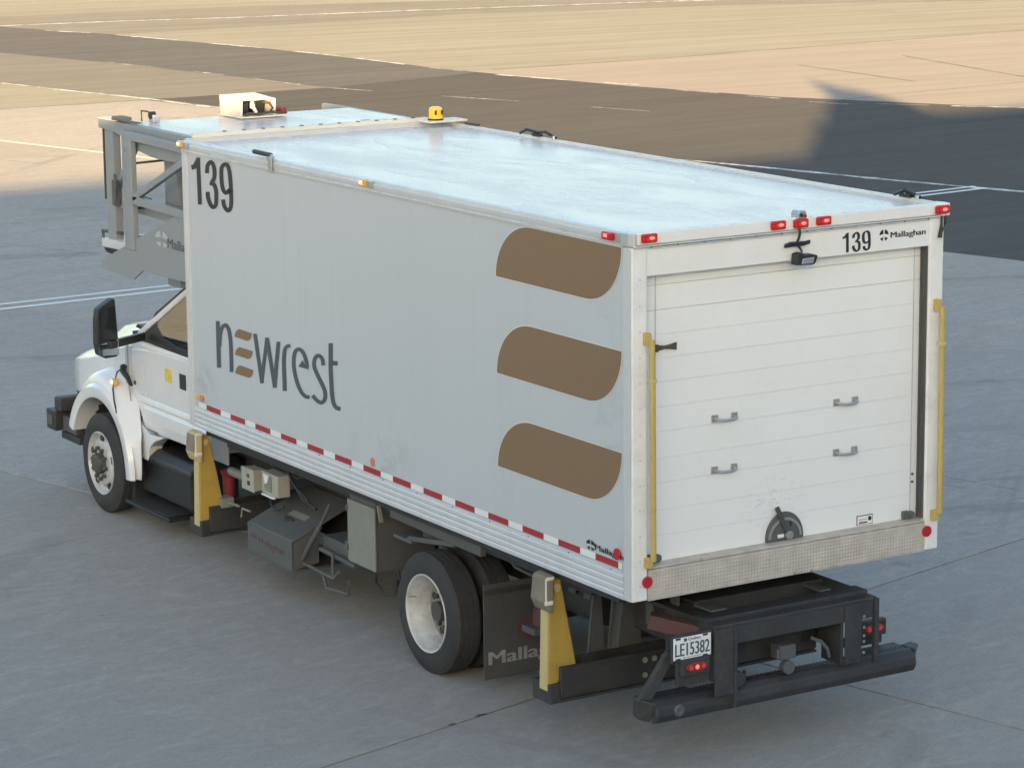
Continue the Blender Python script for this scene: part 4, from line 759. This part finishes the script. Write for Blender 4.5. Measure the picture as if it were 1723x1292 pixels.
# bonnet, lofted from cross-sections along y
def loft(secs, closed=True):
    mb = MB(); n = len(secs[0]); v = [p for s_ in secs for p in s_]; f = []
    for i in range(len(secs)-1):
        for k in range(n if closed else n-1): f.append((i*n+k, i*n+(k+1)%n, (i+1)*n+(k+1)%n, (i+1)*n+k))
    f += [tuple(range(n-1,-1,-1)), tuple(range((len(secs)-1)*n, len(secs)*n))]
    return mb.add(v, f)
def bonnet_sec(y, zt, ze, xt, xs, zb):     # top centre, edge height, half widths, bottom
    pts = [(xs,zb),(xs,ze-.16),(xs-.01,ze-.06),(xt+.05,ze),(xt-.10,ze+.035),(xt*.62,zt-.02),(xt*.5,zt),(0,zt+.012)]
    full = pts + [(-x,z) for x, z in pts[-2::-1]]
    return [(x,y,z) for x, z in full]
part('bonnet', loft([bonnet_sec(8.60,1.80,1.70,.90,.99,.95), bonnet_sec(8.95,1.755,1.60,.88,1.0,.95), bonnet_sec(9.40,1.69,1.48,.86,1.0,1.0), bonnet_sec(9.90,1.60,1.375,.84,1.0,.98), bonnet_sec(10.12,1.52,1.33,.80,.97,.95), bonnet_sec(10.20,1.42,1.25,.74,.92,.90)]), 'cab', cab, .012, smooth=True, seg=2)
part('wiper_cowl', MB().prism([(8.50,1.74),(8.80,1.765),(8.76,1.80),(8.50,1.79)], 'x', -.90, .90), 'plastic', cab, .006)
part('grille', MB().box(-.62,.62,10.16,10.23,.92,1.30), 'plastic', cab, .02)
for sx in (-1,1): part('headlight', MB().box(sx*.78-.12,sx*.78+.12,10.14,10.20,1.0,1.22), 'mirror', cab, .02)
def flare(sx):                     # wing flare swept round the wheel
    secs = []
    for i in range(29):
        a = R(20 + (180-20)*i/28); k = i/28
        ri = .62; ro = .80 + .05*math.sin(math.pi*min(1,k*1.15)) if k < .8 else .83-(k-.8)/.2*.10
        cy, cz = 9.06, .465 if k < .75 else .465-(k-.75)*.12
        c_, s_ = math.cos(a), math.sin(a)
        xo = 1.215
        xi = .98 if k < .62 else min(1.10, .98+(k-.62)/.25*.12)
        pr = [(ri,xi),(ri,xo-.01),(ri+.02,xo),(ri+.10,xo-.004),(ri+.13,xo-.045),(ro-.05,xo-.055),(ro,1.115),(ro+.035,xi+.015),(ro-.01,xi-.01)]
        secs.append([(sx*x, cy+r*c_, cz+r*s_) for r, x in pr])
    return loft(secs)
part('front_wing', flare(-1), 'cab', cab, smooth=True); part('front_wing', flare(1), 'cab', cab, smooth=True)
part('wheel_well', MB().lathe((-1.10,9.06,.465),'x',[(0,.625),(.55,.60),(.55,.001)],24,R(-5),R(185)), 'chassis', cab)
part('wheel_well', MB().lathe((1.10,9.06,.465),'x',[(0,.625),(-.55,.60),(-.55,.001)],24,R(-5),R(185)), 'chassis', cab)
o = part('wing_lamp', MB().cyl((-1.178,8.74,1.285),'x',.034,.05,14), 'amber', cab, .006); part('bulb_glow', MB().cyl((-1.182,8.745,1.287),'x',.020,.006,12), 'ambhot', o)
o = part('bonnet_latch', MB().tube([(-1.075,8.70,1.425),(-1.10,8.66,1.40),(-1.10,8.60,1.36)], [.035,.03,.022], 10), 'plastic', cab, smooth=True)
part('latch_handle', MB().hexa([(-1.12,8.60,1.35),(-1.08,8.60,1.35),(-1.08,8.47,1.28),(-1.12,8.47,1.28),(-1.12,8.63,1.40),(-1.08,8.63,1.40),(-1.08,8.55,1.37),(-1.12,8.55,1.37)]), 'plastic', o, .008)
part('bonnet_seam', MB().tube([(-1.205,8.60,1.02),(-1.19,8.68,1.12),(-1.165,8.76,1.22),(-1.10,8.80,1.36),(-1.03,8.78,1.42)], .007, 6), 'chassis', cab)
# mirror
mr = part('wing_mirror', MB().prism([(-1.545,1.665),(-1.56,1.77),(-1.555,1.98),(-1.54,2.08),(-1.50,2.105),(-1.395,2.165),(-1.37,2.16),(-1.345,1.665),(-1.37,1.635),(-1.48,1.63)], 'y', 8.15, 8.25), 'plastic', T, .03, seg=3)
part('mirror_glass', MB().prism([(-1.525,1.80),(-1.525,2.05),(-1.40,2.10),(-1.378,2.08),(-1.37,1.80)], 'y', 8.142, 8.149), 'darkglass', mr)
part('blind_spot_glass', MB().prism([(-1.545,1.66),(-1.55,1.765),(-1.36,1.795),(-1.355,1.655)], 'y', 8.138, 8.149), 'mirror', mr)
part('mirror_arm', MB().bar((-1.46,8.12,1.755),(-1.02,8.36,1.755),.06,.075).bar((-1.56,8.11,1.735),(-1.40,8.12,1.745),.03,.03), 'plastic', mr, .012)

# ---- front bumper
bp = part('front_bumper', MB().box(-1.18,1.18,10.16,10.38,.57,.765), 'black', T, .012)
part('bumper_block', MB().box(-1.16,-.80,10.08,10.22,.765,.905), 'black', bp, .02); part('bumper_block', MB().box(.80,1.16,10.08,10.22,.765,.905), 'black', bp, .02)
part('bumper_bar', MB().box(-1.12,1.12,9.72,10.16,.50,.57), 'black', bp, .01)
part('bumper_bracket', MB().box(-1.10,-1.02,9.85,10.16,.57,.72), 'dusty', bp, .01); part('tow_lug', MB().box(-1.188,-1.181,10.22,10.34,.62,.72), 'dusty', bp, .004)

# ---- wheels
def tyre_mb(x0, cy, wd=.25, r=.465):
    pr = [(0.03,.295),(.004,.31),(0,.36),(.006,.415),(.022,.448)]
    tr = [(.022,.448),(.035,.461)]
    g = .035
    while g < wd-.045:
        tr += [(g,.465),(g+.032,.465),(g+.036,.456),(g+.042,.456)]; g += .046
    tr += [(wd-.035,.461),(wd-.022,.448),(wd-.006,.415),(wd,.36),(wd-.004,.31),(wd-.03,.295)]
    return MB().lathe((x0,cy,r), 'x', pr+tr[1:], 64)
def wheel(cy, x0, sx, kind):
    r = .465; wd = .25
    xa = x0 if sx < 0 else x0-wd
    ty = part('wheel', tyre_mb(xa, cy), 'rubber', T, smooth=True)
    f = (lambda h: h) if sx < 0 else (lambda h: -h)
    if kind == 'front':
        rim = MB().lathe((x0,cy,r),'x',[(f(.03),.296),(f(.004),.300),(f(0),.290),(f(.03),.270),(f(.05),.262),(f(.055),.245),(f(.012),.205),(f(.004),.150),(f(.016),.115),(f(.016),.0001)],48)
        ro = part('rim', rim, 'rim', ty, smooth=True)
        for k in range(5):
            a = R(20+72*k); part('hand_hole', MB().cyl((x0+f(.020) if sx<0 else x0+f(.020)-.012, cy+.232*math.cos(a), r+.232*math.sin(a)),'x',.036,.012,14), 'plastic', ty)
        for k in range(10):
            a = R(9+36*k); part('wheel_nut', MB().cyl((x0+f(-.030) if sx<0 else x0+f(-.030)-.04, cy+.145*math.cos(a), r+.145*math.sin(a)),'x',.021,.04,6), 'nut', ty, .003)
        part('hub', MB().lathe((x0,cy,r),'x',[(f(.02),.10),(f(-.035),.095),(f(-.055),.075),(f(-.058),.0001)],20), 'nut', ty, .004)
        for k in range(8):
            a = R(45*k); part('hub_bolt', MB().cyl((x0+f(-.048) if sx<0 else x0+f(-.048)-.02, cy+.088*math.cos(a), r+.088*math.sin(a)),'x',.017,.02,6), 'nut', ty)
    elif kind == 'dual':
        rim = MB().lathe((x0,cy,r),'x',[(f(.03),.297),(f(.004),.303),(f(-.002),.298),(f(.004),.286),(f(.030),.276),(f(.060),.272),(f(.085),.256),(f(.165),.250),(f(.190),.246)],56)
        part('rim', rim, 'rim', ty, smooth=True)
        part('wheel_disc', MB().lathe((x0,cy,r),'x',[(f(.186),.248),(f(.192),.215),(f(.178),.165),(f(.170),.150),(f(.170),.0001)],48), 'cabinet', ty, smooth=True)
        for k in range(8):
            a = R(22+45*k); part('hand_hole', MB().cyl((x0+f(.178) if sx<0 else x0+f(.178)-.012, cy+.190*math.cos(a), r+.188*math.sin(a)),'x',.030,.012,12), 'plastic', ty)
        for k in range(10):
            a = R(9+36*k); part('wheel_nut', MB().cyl((x0+f(.140) if sx<0 else x0+f(.140)-.04, cy+.130*math.cos(a), r+.130*math.sin(a)),'x',.019,.04,6), 'nut', ty)
        part('hub', MB().cyl((x0+f(.09) if sx<0 else x0+f(.09)-.09, cy, r),'x',.078,.09,18), 'nut', ty, .008)
        part('valve', MB().tube([(x0+f(.075),cy+.262,r+.06),(x0+f(.02),cy+.268,r+.07)], .006, 6), 'bolt', ty)
    else:
        part('rim', MB().lathe((x0,cy,r),'x',[(f(.03),.297),(f(.0),.30),(f(.05),.27),(f(.2),.25)],32), 'rim', ty, smooth=True)
    return ty
wheel(9.05,-1.195,-1,'front'); wheel(9.05,1.195,1,'front')
wheel(2.93,-1.20,-1,'dual'); wheel(2.93,1.20,1,'dual'); wheel(2.93,-.90,-1,'inner'); wheel(2.93,.90,1,'inner')

# ---- chassis
ch = part('chassis', MB().box(-.47,-.39,.06,9.9,.66,.93).box(.39,.47,.06,9.9,.66,.93), 'chassis', T, .006)
for y in (1.5,3.6,4.9,6.3,7.2): part('cross_member', MB().box(-.39,.39,y-.05,y+.05,.70,.88), 'chassis', ch)
part('sub_frame', MB().box(-.55,.55,.35,6.75,.96,1.06).box(-1.2,1.2,.3,6.7,1.16,1.245).box(-1.1,-1.0,.8,6.5,1.08,1.16).box(1.0,1.1,.8,6.5,1.08,1.16), 'chassis', ch, .006)
part('rear_axle', MB().cyl((-.9,2.93,.465),'x',.10,1.8,16).lathe((0,2.93,.465),'x',[(-.25,.1),(-.12,.22),(.12,.22),(.25,.1)],18), 'chassis', ch, smooth=True)
part('front_axle', MB().box(-.95,.95,8.99,9.11,.36,.46), 'chassis', ch, .01)
part('dark_backing_box', MB().box(-.60,-.36,4.15,5.9,.40,.95), 'chassis', ch, .03); part('air_tank', MB().cyl((-.46,1.5,.74),'y',.15,.7,18), 'chassis', ch, .03)  # first box added as dark backing for the gap behind the step housing
part('engine', MB().box(-.4,.4,8.2,9.7,.45,1.15), 'chassis', ch, .05)
part('far_light_blocker', MB().box(.62,1.16,7.35,8.55,.25,.75), 'plastic', ch, .02); part('far_light_blocker', MB().box(.60,1.18,3.9,6.2,.28,1.10), 'dusty', ch, .02);  # unseen boxes added to block light coming under from the far side
part('fuel_tank', MB().cyl((.75,4.2,.72),'y',.29,1.5,20), 'chassis', ch)
for y in (1.9, 2.4, 3.45): part('lift_arm', MB().bar((-.62,y-.9,.98),(-.62,y+.5,1.14),.06,.08).bar((.62,y-.9,.98),(.62,y+.5,1.14),.06,.08), 'chassis', ch)
part('wing_guard', MB().box(-1.15,-.7,3.22,3.50,.93,.96).bar((-1.12,3.30,.96),(-1.12,2.6,1.06),.04).bar((-.95,3.3,.98),(-.7,2.2,1.02),.12,.05), 'dusty', ch, .006)
part('side_member', MB().bar((-1.12,3.55,1.12),(-1.12,2.2,1.10),.05,.09), 'dusty', ch, .006)

# ---- stabiliser legs with their beams
def stabiliser(y, leg, hx):
    st = part('stabiliser', MB().box(-1.22,1.0,y-.10,y-.07,.312,.54).box(-1.22,1.0,y+.07,y+.10,.312,.54).box(-1.24,1.0,y-.115,y+.11,.29,.31).box(-.9,.9,y-.12,y-.10,.52,.545), 'black', T, .005)
    for sx in ((-1,) if not hx else (-1,1)):
        lg = MB().hexa([(sx*1.30,y-.055,.36),(sx*1.06,y-.055,.52),(sx*1.06,y+.055,.52),(sx*1.30,y+.055,.36),(sx*1.285,y-.05,1.16),(sx*1.185,y-.05,1.16),(sx*1.185,y+.05,1.16),(sx*1.285,y+.05,1.16)])
        lo = part('leg', lg, 'legyellow', st, .012)
        part('leg_pale_face', MB().hexa([(sx*1.303,y-.05,.37),(sx*1.299,y-.05,.37),(sx*1.299,y+.05,.37),(sx*1.303,y+.05,.37),(sx*1.290,y-.045,1.0),(sx*1.286,y-.045,1.0),(sx*1.286,y+.045,1.0),(sx*1.290,y+.045,1.0)]), 'yellowlt', st)  # paler sheet over the outward face, its lighter tone put into the colour
        hd = part('foot_pad', MB().prism([(sx*1.265,1.21),(sx*1.325,1.19),(sx*1.345,1.02),(sx*1.315,.95),(sx*1.275,.93)], 'y', y-.10, y+.10), 'yellowlt' if hx else 'worn', st, .014)
        part('pad_face', MB().hexa([(sx*1.347,y-.085,1.03),(sx*1.340,y-.085,1.03),(sx*1.340,y+.085,1.03),(sx*1.347,y+.085,1.03),(sx*1.332,y-.085,1.18),(sx*1.326,y-.085,1.18),(sx*1.326,y+.085,1.18),(sx*1.332,y+.085,1.18)]), 'worn', st, .003)
        part('pad_edge', MB().box(min(sx*1.27,sx*1.336),max(sx*1.27,sx*1.336),y-.104,y-.092,1.175,1.20).box(min(sx*1.28,sx*1.348),max(sx*1.28,sx*1.348),y-.106,y-.09,1.0,1.03).box(min(sx*1.33,sx*1.343),max(sx*1.33,sx*1.343),y-.104,y-.092,1.02,1.19), 'wornw', st, .006)
        part('pivot_bolt', MB().cyl((sx*1.225,y-.068,1.105),'y',.032,.02,6).cyl((sx*1.225,y-.078,1.105),'y',.016,.014,10), 'yellowlt', st)
        part('beam_end', MB().box(min(sx*1.22,sx*1.30),max(sx*1.22,sx*1.30),y-.09,y+.15,.28,.42), 'black', st, .006)
    for dx in (-.52,-.44,-.36):
        for z in (.37,.48): part('bolt', MB().cyl((dx,y-.112,z),'y',.022,.012,6), 'bolt', st)
    return st
stabiliser(1.10, 0, False); stabiliser(6.72, 0, True)

# ---- mud flaps
for sx in (-1,1):
    fl = part('mud_flap', MB().box(min(sx*1.13,sx*.62),max(sx*1.13,sx*.62),2.19,2.20,.12,.84), 'flap', T, .003)
    part('flap_strip', MB().box(min(sx*1.13,sx*.62),max(sx*1.13,sx*.62),2.182,2.189,.76,.80), 'chassis', fl)
    if sx < 0:
        label_text('maker_lettering', 'Mallag', 'rear', -1.09, .20, .52, .13, 2.187, 'flapink', fl, .05)
        part('red_mark', MB().cyl((-.76,2.186,.46),'y',.085,.003,20), 'flapred', fl)

# ---- boxes and gear slung under the side
sb = part('battery_box', MB().box(-1.02,-.55,7.42,8.50,.30,.64), 'plastic', T, .02)
part('box_lid', MB().prism([(-1.05,.60),(-1.05,.66),(-.98,.73),(-.55,.75),(-.55,.60)], 'y', 7.38, 8.56), 'plastic', sb, .015)
part('box_step', MB().box(-1.16,-.84,7.62,8.58,.18,.215), 'plastic', sb, .008); part('step_rib', MB().box(-1.14,-.86,7.70,8.50,.2155,.226), 'black', sb, .004)
part('step_side', MB().prism([(8.50,.18),(8.60,.18),(8.62,.62),(8.50,.62)], 'x', -1.10, -.6), 'plastic', sb, .01)
part('step_clip', MB().box(-1.06,-1.03,8.53,8.60,.585,.60).box(-1.06,-1.03,8.53,8.60,.41,.42), 'bolt', sb)
part('cap_plug', MB().lathe((-1.0,8.42,.74),'z',[(0,.06),(.05,.055),(.07,.03),(.072,.001)],12), 'flapred', sb)
part('splash_panel', MB().box(-1.02,-1.0,6.66,7.0,.87,1.24), 'plate', T, .01)
el = part('switch_box', MB().box(-1.075,-.97,6.03,6.24,.775,.955), 'elec', T, .006)
part('box_door', MB().box(-1.092,-1.077,6.02,6.25,.768,.962), 'elec', el, .004)
part('breaker_box', MB().box(-1.075,-.96,5.60,5.90,.80,.985), 'elec', el, .006); part('breaker_window', MB().box(-1.086,-1.076,5.71,5.83,.83,.955), 'cabinet', el, .003)
part('paper_tag', MB().prism([(5.83,.975),(5.73,.975),(5.76,.90),(5.80,.89)], 'x', -1.096, -1.090), 'pltw', el); part('paper_tag', MB().box(-1.10,-1.078,5.64,5.86,.788,.803), 'pltw', el)
part('switch', MB().box(-1.098,-1.0922,6.09,6.13,.82,.855), 'plastic', el); part('switch', MB().box(-1.098,-1.0922,6.10,6.14,.885,.915), 'dusty', el)
fl = part('filter', MB().tube([(-.95,6.80,.80),(-.95,6.80,.74),(-.95,6.80,.56)], [.075,.055,.05], 14), 'redpaint', T, .01)
part('filter_pipe', MB().tube([(-.95,6.75,.80),(-.95,6.35,.80)], .04, 10), 'cabinet', fl)
part('valve_block', MB().box(-1.12,-1.0,6.60,6.74,.52,.60).tube([(-1.05,6.7,.56),(-1.05,6.4,.57)], .012, 6).tube([(-1.08,6.3,.50),(-1.08,6.28,.58),(-1.08,6.12,.585)], .010, 6), 'cabinet', fl, .01)
part('hose', MB().tube([(-1.02,5.85,.76),(-1.04,5.80,.70),(-1.05,5.7,.68),(-1.02,5.6,.72)], .010, 6).tube([(-1.0,5.7,1.15),(-1.0,5.5,.98),(-1.0,5.3,.85),(-.98,5.1,.8)], .014, 6).tube([(-1.03,5.62,1.15),(-1.02,5.42,.95),(-1.0,5.2,.85)], .010, 6), 'chassis', fl, smooth=True)
# folding access step housing: sloping lid, open rear side
su = part('access_step_housing', MB().prism([(-1.20,.30),(-1.20,.545),(-1.19,.56),(-.62,.80),(-.60,.30)], 'y', 5.90, 5.93)
    .prism([(-1.20,.545),(-1.195,.56),(-.62,.802),(-.62,.78),(-1.18,.538)], 'y', 5.12, 5.93)
    .box(-1.20,-1.185,5.12,5.93,.30,.55).prism([(-1.20,.30),(-1.20,.545),(-.95,.655),(-.95,.34)], 'y', 5.12, 5.14).box(-1.2,-.6,5.12,5.93,.29,.305), 'dusty', T, .006)
part('lid_latch', MB().cyl((-1.02,5.52,.628),'z',.035,.014,14).bar((-1.02,5.58,.645),(-1.02,5.44,.640),.02,.012), 'black', su)
part('lid_label', MB().add([(-.98,5.62,.655),(-.98,5.32,.655),(-.92,5.32,.681),(-.92,5.62,.681)], [(0,1,2,3)]), 'cabinet', su)
emblem('side', 5.82, .425, .055, -1.2025, 'flapred', su, 1.2)
label_text('maker_lettering', 'Mallaghan', 'side', 5.72, .39, .46, .075, -1.2025, 'flapred', su)
part('gas_strut', MB().tube([(-1.12,5.10,.40),(-1.08,4.85,.72)], .022, 10).tube([(-1.08,4.85,.72),(-1.05,4.72,.93)], .014, 10), 'dusty', su, smooth=True)
part('step_frame', MB().tube([(-1.12,5.08,.37),(-1.12,4.55,.36),(-1.12,4.45,.44)], .016, 8).tube([(-1.1,4.78,.36),(-1.1,4.72,.24),(-1.1,4.35,.27),(-1.1,4.32,.40)], .016, 8).tube([(-1.05,4.9,.52),(-1.05,4.3,.50)], .022, 8).tube([(-1.1,4.6,.36),(-1.1,4.6,.55)], .014, 8)
    .box(-1.0,-.7,4.45,4.95,.46,.62).box(-1.08,-.95,4.30,4.42,.58,.70), 'dusty', su, .004)
cb = part('side_cabinet', MB().box(-1.15,-.62,3.78,4.20,.58,1.14), 'dusty', T, .008)
part('cabinet_door', MB().box(-1.172,-1.152,3.76,4.20,.595,1.10), 'cabinet', cb, .006)
part('cabinet_hinge', MB().cyl((-1.18,4.195,1.0),'z',.009,.05,8).cyl((-1.18,4.195,.68),'z',.009,.05,8), 'dusty', cb)
part('air_hose', MB().tube([(-1.05,3.95,.58),(-1.08,3.92,.46),(-1.08,3.80,.40),(-1.08,3.62,.43),(-1.06,3.60,.55)], .014, 8).tube([(-1.0,3.7,.6),(-1.05,3.55,.42),(-1.0,3.45,.55)], .012, 8), 'chassis', cb, smooth=True)
part('strap_tab', MB().bar((-1.14,3.74,1.13),(-1.14,3.70,1.0),.03,.015), 'cabinet', cb)
part('suspension_bag', MB().lathe((-.78,1.95,.55),'z',[(0,.001),(0,.07),(.12,.065),(.15,.04),(.15,.001)],14), 'flapred', T, .004)
part('axle_bracket', MB().box(-.90,-.66,1.86,2.04,.50,.55), 'dusty', T, .006)
part('frame_prop', MB().hexa([(-.62,1.2,.5),(-.40,1.2,.5),(-.40,1.3,.5),(-.62,1.3,.5),(-.54,1.2,1.1),(-.46,1.2,1.1),(-.46,1.3,1.1),(-.54,1.3,1.1)]), 'dusty', T, .006)
part('deck_panel', MB().box(-.62,.62,2.6,3.4,.94,.955), 'frame', T)

rnd = random.Random(3)
for k in range(9):
    y0 = rnd.uniform(2.2,6.2); y1 = y0-rnd.uniform(.4,1.2); x = rnd.uniform(-1.0,-.55); z = rnd.uniform(.95,1.12)
    part('hose', MB().tube([(x,y0,z),(x-.02,y0*.7+y1*.3,z-rnd.uniform(.03,.12)),(x,y0*.3+y1*.7,z-rnd.uniform(.03,.14)),(x+.03,y1,z)], rnd.choice((.009,.012,.016)), 6), rnd.choice(('plastic','chassis','dusty')), ch, smooth=True)
for y in (.45,.75,1.55,1.75): part('bracket_plate', MB().box(-.62,-.60,y,y+.09,.80,1.16), 'dusty', ch, .004)
part('hose', MB().tube([(-.55,-.02,.90),(-.45,.10,.84),(-.30,.14,.88),(-.1,.12,.83),(.1,.14,.87),(.3,.12,.84)], .011, 6), 'plastic', ch, smooth=True)
for x, y in ((-.54,1.28),(-.70,1.30)): part('frame_gusset', MB().prism([(x-.10,.50),(x+.04,.50),(x+.0,1.14),(x-.03,1.14)], 'y', y, y+.02), 'dusty', ch)
# ---- rear step bumper, hitch frame, plate and tail lamps
rf = part('hitch_frame', MB().box(-.69,.69,-.08,.02,.985,1.01).box(-.69,.69,-.075,-.055,.86,.985).box(-.69,.69,.02,.16,1.0,1.035).box(-.69,-.55,.16,.9,.99,1.02).box(.50,.69,.16,.9,.99,1.02).box(-.69,-.665,-.08,.5,.62,1.0), 'black', T, .006)
part('frame_slat', MB().box(-.55,-.42,.15,.75,1.025,1.045), 'dusty', rf, .006); part('frame_slat', MB().box(.38,.47,.15,.75,1.025,1.045), 'dusty', rf, .006)
part('frame_post', MB().box(-.688,-.53,-.083,-.079,.52,.98).box(-.53,-.505,-.09,.12,.42,.98), 'black', rf, .005)
part('frame_post', MB().box(.412,.56,-.083,-.079,.56,.98).box(.388,.410,-.07,.15,.56,.98), 'black', rf, .005)
part('frame_strut', MB().box(.665,.70,-.10,-.06,.54,1.0), 'black', rf, .005)
part('cross_plate', MB().box(-.50,.386,.20,.23,.62,.86), 'chassis', rf, .005)
for x in (-.27, .12): part('plate_hole', MB().cyl((x,.194,.76),'y',.042,.006,16), 'plastic', rf)
part('plate_hole', MB().box(.24,.38,.194,.2,.68,.80), 'plastic', rf, .03)
part('hitch', MB().box(-.09,.05,-.01,.10,.655,.755).cyl((-.02,-.03,.60),'y',.05,.06,14).box(-.12,-.095,-.02,.02,.67,.745), 'dusty', rf, .008)
part('air_line', MB().tube([(.25,.09,.74),(.30,.04,.72),(.345,.02,.66),(.36,.02,.60)], .014, 8), 'dusty', rf, smooth=True)
part('air_coupling', MB().cyl((-.47,-.06,.60),'y',.055,.05,16).tube([(-.40,-.02,.64),(-.38,0,.56),(-.45,.0,.50)], .012, 8), 'chassis', rf)
for z in (.88,.80,.74,.70,.62): part('bolt', MB().cyl((.585,-.078,z),'y',.012,.006,8), 'bolt', rf)
part('red_bar', MB().bar((-.92,.36,.99),(-.60,.10,.90),.12,.10), 'flapred', rf, .008)
stp = part('rear_step', MB().prism([(.04,.375),(-.01,.39),(-.035,.44),(-.025,.50),(.02,.535),(.06,.545),(.06,.50),(.04,.47)], 'x', -1.12, 1.10)
    .hexa([(-1.19,.10,.40),(-1.12,.04,.38),(-1.12,.16,.40),(-1.19,.16,.42),(-1.19,.07,.55),(-1.12,-.03,.53),(-1.12,.16,.55),(-1.19,.16,.56)])
    .hexa([(1.10,.04,.38),(1.20,.12,.40),(1.20,.26,.42),(1.10,.26,.40),(1.10,-.01,.54),(1.20,.07,.552),(1.20,.16,.545),(1.10,.16,.535)]), 'black', T, .012, seg=3)
part('step_tread', MB().box(-1.15,1.12,.062,.15,.505,.525).box(-1.12,-.72,.15,.22,.505,.525).box(.70,1.12,.15,.26,.505,.525), 'chassis', stp)
slat = MB()
for k in range(20): slat.bar((0,0,0),(0,0,.001),.001) if False else None
t0 = part('tread_slat', MB().box(-1.14,-1.125,.072,.147,.525,.536), 'black', stp)
for k in range(1, 74): dup(t0, (.0302*k,0,0), stp)
part('step_plug', MB().lathe((-.94,-.026,.455),'y',[(-.006,.0001),(-.014,.03),(-.004,.044),(.01,.046)],18), 'dusty', stp, smooth=True)
part('step_bracket', MB().hexa([(-1.20,.08,.53),(-1.10,.06,.53),(-1.10,.10,.53),(-1.20,.12,.53),(-.96,.08,.84),(-.88,.06,.84),(-.88,.10,.84),(-.96,.12,.84)]), 'black', stp, .006)
part('step_bracket', MB().box(.70,1.02,.26,.30,.54,.62), 'black', stp, .006)
PX, PY, PZ = -.877, -.09, .905       # centre of the number plate
lp = part('plate_carrier', MB().box(PX-.165,PX+.16,PY+.006,PY+.022,PZ-.095,PZ+.09).box(PX-.10,PX+.16,PY+.03,PY+.06,PZ-.27,PZ-.06).box(PX+.08,PX+.185,PY+.03,PY+.12,PZ-.10,PZ+.03), 'black', T, .006)
part('number_plate', MB().box(PX-.152,PX+.152,PY,PY+.006,PZ-.076,PZ+.076), 'pltw', lp, .006)
label_text('plate_lettering', 'LE15382', 'rear', PX-.138, PZ-.052, .276, .088, PY-.0012, 'ink', lp, .03)
label_text('plate_lettering', 'Québec', 'rear', PX-.035, PZ+.046, .105, .024, PY-.0012, 'ink', lp, .03)
part('plate_emblem', MB().box(PX-.068,PX-.045,PY-.0016,PY+.001,PZ+.046,PZ+.068), 'ink', lp)
label_text('plate_lettering', 'Je me souviens', 'rear', PX-.075, PZ-.070, .15, .012, PY-.0012, 'ink', lp, .02)
for x, z in ((PX-.115,PZ+.070),(PX+.105,PZ+.070),(PX-.115,PZ-.070),(PX+.105,PZ-.070)): part('plate_slot', MB().box(x-.020,x+.020,PY-.0014,PY+.001,z-.0085,z+.0055), 'black', lp)
def tail_lamp(cx, cz, y):
    o = part('tail_lamp', MB().box(cx-.115,cx+.115,y,y+.06,cz-.060,cz+.060), 'black', T, .012)
    pr = [(cx+.086*math.cos(a)*(1 if abs(math.cos(a))<.95 else 1), cz+.032*math.sin(a)) for a in [2*math.pi*i/24 for i in range(24)]]
    part('lamp_lens', MB().prism(pr, 'y', y-.014, y+.002), 'taillens', o, .004)
    for dx, m in ((-.048,'redglow'),(.0,'tailhot'),(.05,'redglow')): part('bulb_glow', MB().cyl((cx+dx,y-.016,cz),'y',.017,.003,12), m, o)
    return o
tail_lamp(-.845, .765, -.09); tail_lamp(.815, .715, .10)
for o in list(C.objects):
    if o.parent is None and 'kind' not in o and 'category' not in o and o.type == 'MESH': o['kind'] = 'structure'
